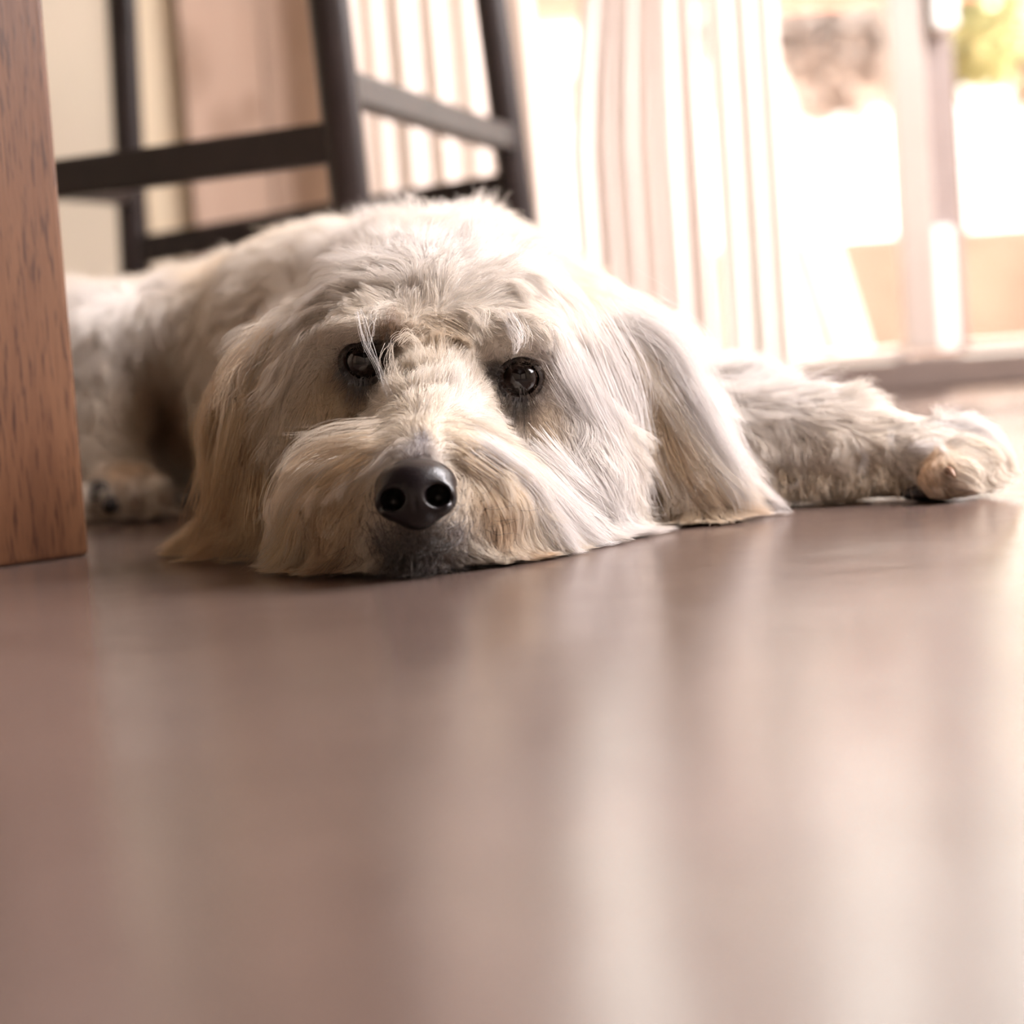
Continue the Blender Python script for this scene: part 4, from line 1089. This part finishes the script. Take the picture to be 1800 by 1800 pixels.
# ---- lips
MLIP = mat('dark_lip', (0.02, 0.013, 0.012), 0.4, spec=0.5, build=m_mottle((0.016, 0.010, 0.009), (0.03, 0.02, 0.018), 300))
def tube(name, pts, radii, m, parent, n=10):
    bm = bmesh.new(); rings = []
    pts = [np.array(p) for p in pts]
    for i, p in enumerate(pts):
        a = pts[min(i + 1, len(pts) - 1)] - pts[max(i - 1, 0)]; a /= np.linalg.norm(a)
        s_ = np.cross(a, (0, 0, 1)); s_ /= np.linalg.norm(s_); u_ = np.cross(s_, a)
        rings.append([bm.verts.new(p + (s_ * math.cos(k * 2 * math.pi / n) + u_ * math.sin(k * 2 * math.pi / n)) * radii[i] - DLOC) for k in range(n)])
    for r0, r1 in zip(rings[:-1], rings[1:]):
        for k in range(n): bm.faces.new((r0[k], r0[(k + 1) % n], r1[(k + 1) % n], r1[k]))
    bm.faces.new(rings[0][::-1]); bm.faces.new(rings[-1])
    bmesh.ops.recalc_face_normals(bm, faces=bm.faces)
    return from_bm(name, bm, m, parent, True)
lipp = [P(618, 996, 1.062), P(655, 1000, 1.050), P(700, 990, 1.036), P(735, 984, 1.033), P(775, 988, 1.036), P(830, 990, 1.047), P(885, 984, 1.062), P(918, 974, 1.074)]
tube('lip', lipp, [.0012, .003, .0034, .003, .0034, .0034, .003, .0012], MLIP, dog)['label'] = 'dark lip line under the muzzle'

# ---- eyes
def m_eye(gaze):
    m = mat('eye_' , (0.05, 0.02, 0.01), 0.05, spec=0.4, coat=0.5)
    m.name = 'brown_eye'
    nt = m.node_tree; b = nt.nodes['Principled BSDF']
    tc = node(nt, 'ShaderNodeTexCoord'); vm = node(nt, 'ShaderNodeVectorMath', operation='NORMALIZE'); dt = node(nt, 'ShaderNodeVectorMath', operation='DOT_PRODUCT')
    dt.inputs[1].default_value = gaze
    rp = node(nt, 'ShaderNodeValToRGB'); e = rp.color_ramp.elements
    while len(e) < 6: e.new(.5)
    for el, (p_, c_) in zip(e, [(0.0, (0.12, 0.07, 0.06)), (0.60, (0.14, 0.08, 0.07)), (0.66, (0.018, 0.010, 0.008)), (0.80, (0.022, 0.010, 0.007)), (0.93, (0.012, 0.006, 0.005)), (0.955, (0.004, 0.004, 0.005))]):
        el.position = p_; el.color = (*c_, 1)
    nt.links.new(tc.outputs['Object'], vm.inputs[0]); nt.links.new(vm.outputs[0], dt.inputs[0]); nt.links.new(dt.outputs['Value'], rp.inputs[0])
    nt.links.new(rp.outputs[0], b.inputs['Base Color'])
    return m
def eye(c, gaze_px, label, open_w, open_h, tilt):
    gz = (Vector(CAMP) + Vector(RC) * gaze_px[0] + Vector(UC) * gaze_px[1] - Vector(c)).normalized()
    bm = bmesh.new(); bmesh.ops.create_uvsphere(bm, u_segments=48, v_segments=32, radius=0.0125)
    for v in bm.verts:                      # the cornea bulges a little
        k = max(0, v.co.normalized().dot(gz) - 0.72) / .28
        v.co *= 1 + 0.07 * k
    o = from_bm('eye', bm, m_eye(tuple(gz)), dog, True)
    o.location = Vector(c) - dog.location
    o['label'] = label
    # eyelids: a dark rim around an almond opening
    f = (Vector(CAMP) - Vector(c)).normalized(); r_ = Vector(RC); u_ = Vector(UC)
    r_ = (r_ - f * r_.dot(f)).normalized(); u_ = f.cross(r_) * -1
    if u_.dot(Vector(UC)) < 0: u_ = -u_
    bm = bmesh.new(); rings = []
    n = 40
    for (sc_, rad, dep) in ((0.985, 0.0131, 0), (1.0, 0.0140, 0), (1.10, 0.0144, 0), (1.24, 0.0144, -.0012), (1.42, 0.0142, -0.0035), (1.6, 0.0140, -.0075)):
        ring = []
        for k in range(n):
            a = 2 * math.pi * k / n
            cx = math.cos(a); sy = math.sin(a)
            x = open_w * math.copysign(abs(cx) ** 1.0, cx) * sc_
            y = open_h * math.copysign(abs(sy) ** 1.15, sy) * (sc_ if sc_ < 1.01 else 1 + (sc_ - 1) * 1.1)
            x, y = x * math.cos(tilt) - y * math.sin(tilt), x * math.sin(tilt) + y * math.cos(tilt)
            rr = min(math.hypot(x, y), rad * .98); zf = math.sqrt(max(rad ** 2 - rr ** 2, 0)) + dep
            ring.append(bm.verts.new(r_ * x + u_ * y + f * zf))
        rings.append(ring)
    for r0, r1 in zip(rings[:-1], rings[1:]):
        for k in range(n): bm.faces.new((r0[k], r0[(k + 1) % n], r1[(k + 1) % n], r1[k]))
    bmesh.ops.recalc_face_normals(bm, faces=bm.faces)
    lid = from_bm('eyelid', bm, MLIP, dog, True); lid.location = o.location
eye(EYL, (-0.02, 0.10), 'dark brown left eye with a bright glint', 0.0112, 0.0092, -0.10)
eye(EYR, (0.16, 0.10), 'dark brown right eye', 0.0106, 0.0098, 0.05)

# ---- pads and claws
MPAD = mat('black_pad', (0.02, 0.015, 0.014), 0.6, build=m_mottle((0.016, 0.012, 0.011), (0.035, 0.026, 0.024), 200))
MCLAW = mat('horn_claw', (0.22, 0.11, 0.06), 0.35, build=m_mottle((0.16, 0.08, 0.045), (0.28, 0.15, 0.09), 200))
def blob(name, c, r, m, rotz=0.0):
    bm = bmesh.new(); bmesh.ops.create_uvsphere(bm, u_segments=20, v_segments=14, radius=1)
    for v in bm.verts:
        v.co = Vector((v.co.x * r[0] * (1 - .18 * v.co.z), v.co.y * r[1], v.co.z * r[2]))
    bmesh.ops.rotate(bm, verts=bm.verts, cent=(0, 0, 0), matrix=Matrix.Rotation(rotz, 3, 'Z'))
    o = from_bm(name, bm, m, dog, True); o.location = Vector(c) - dog.location
    return o
def claw(base, d, L=.010, r=.0024):
    base = np.array(base); d = np.array(d, float); d /= np.linalg.norm(d)
    pts = [base + d * L * t + np.array([0, 0, -0.3]) * L * t * t for t in np.linspace(0, 1, 6)]
    tube('claw', pts, [r, r * .95, r * .82, r * .62, r * .38, r * .08], MCLAW, dog, 8)
blob('paw_pad', P(1634, 864, 1.226), (.016, .009, .0055), MPAD)
blob('paw_pad', P(1672, 852, 1.210), (.0075, .007, .0055), MPAD, .4)
blob('paw_pad', P(1698, 838, 1.222), (.0075, .007, .0055), MPAD, .4)
claw(P(1722, 812, 1.236), (1, -.2, -.1), .011); claw(P(1700, 832, 1.214), (.9, -.5, -.3), .009); claw(P(1666, 826, 1.200), (.3, -.9, -.2), .008)
blob('paw_pad', P(178, 868, 1.498), (.009, .006, .009), MPAD)
blob('paw_pad', P(196, 886, 1.495), (.0065, .007, .007), MPAD)
claw(P(236, 872, 1.496), (.2, -1, -.3), .010); claw(P(262, 880, 1.500), (.3, -1, -.3), .010)
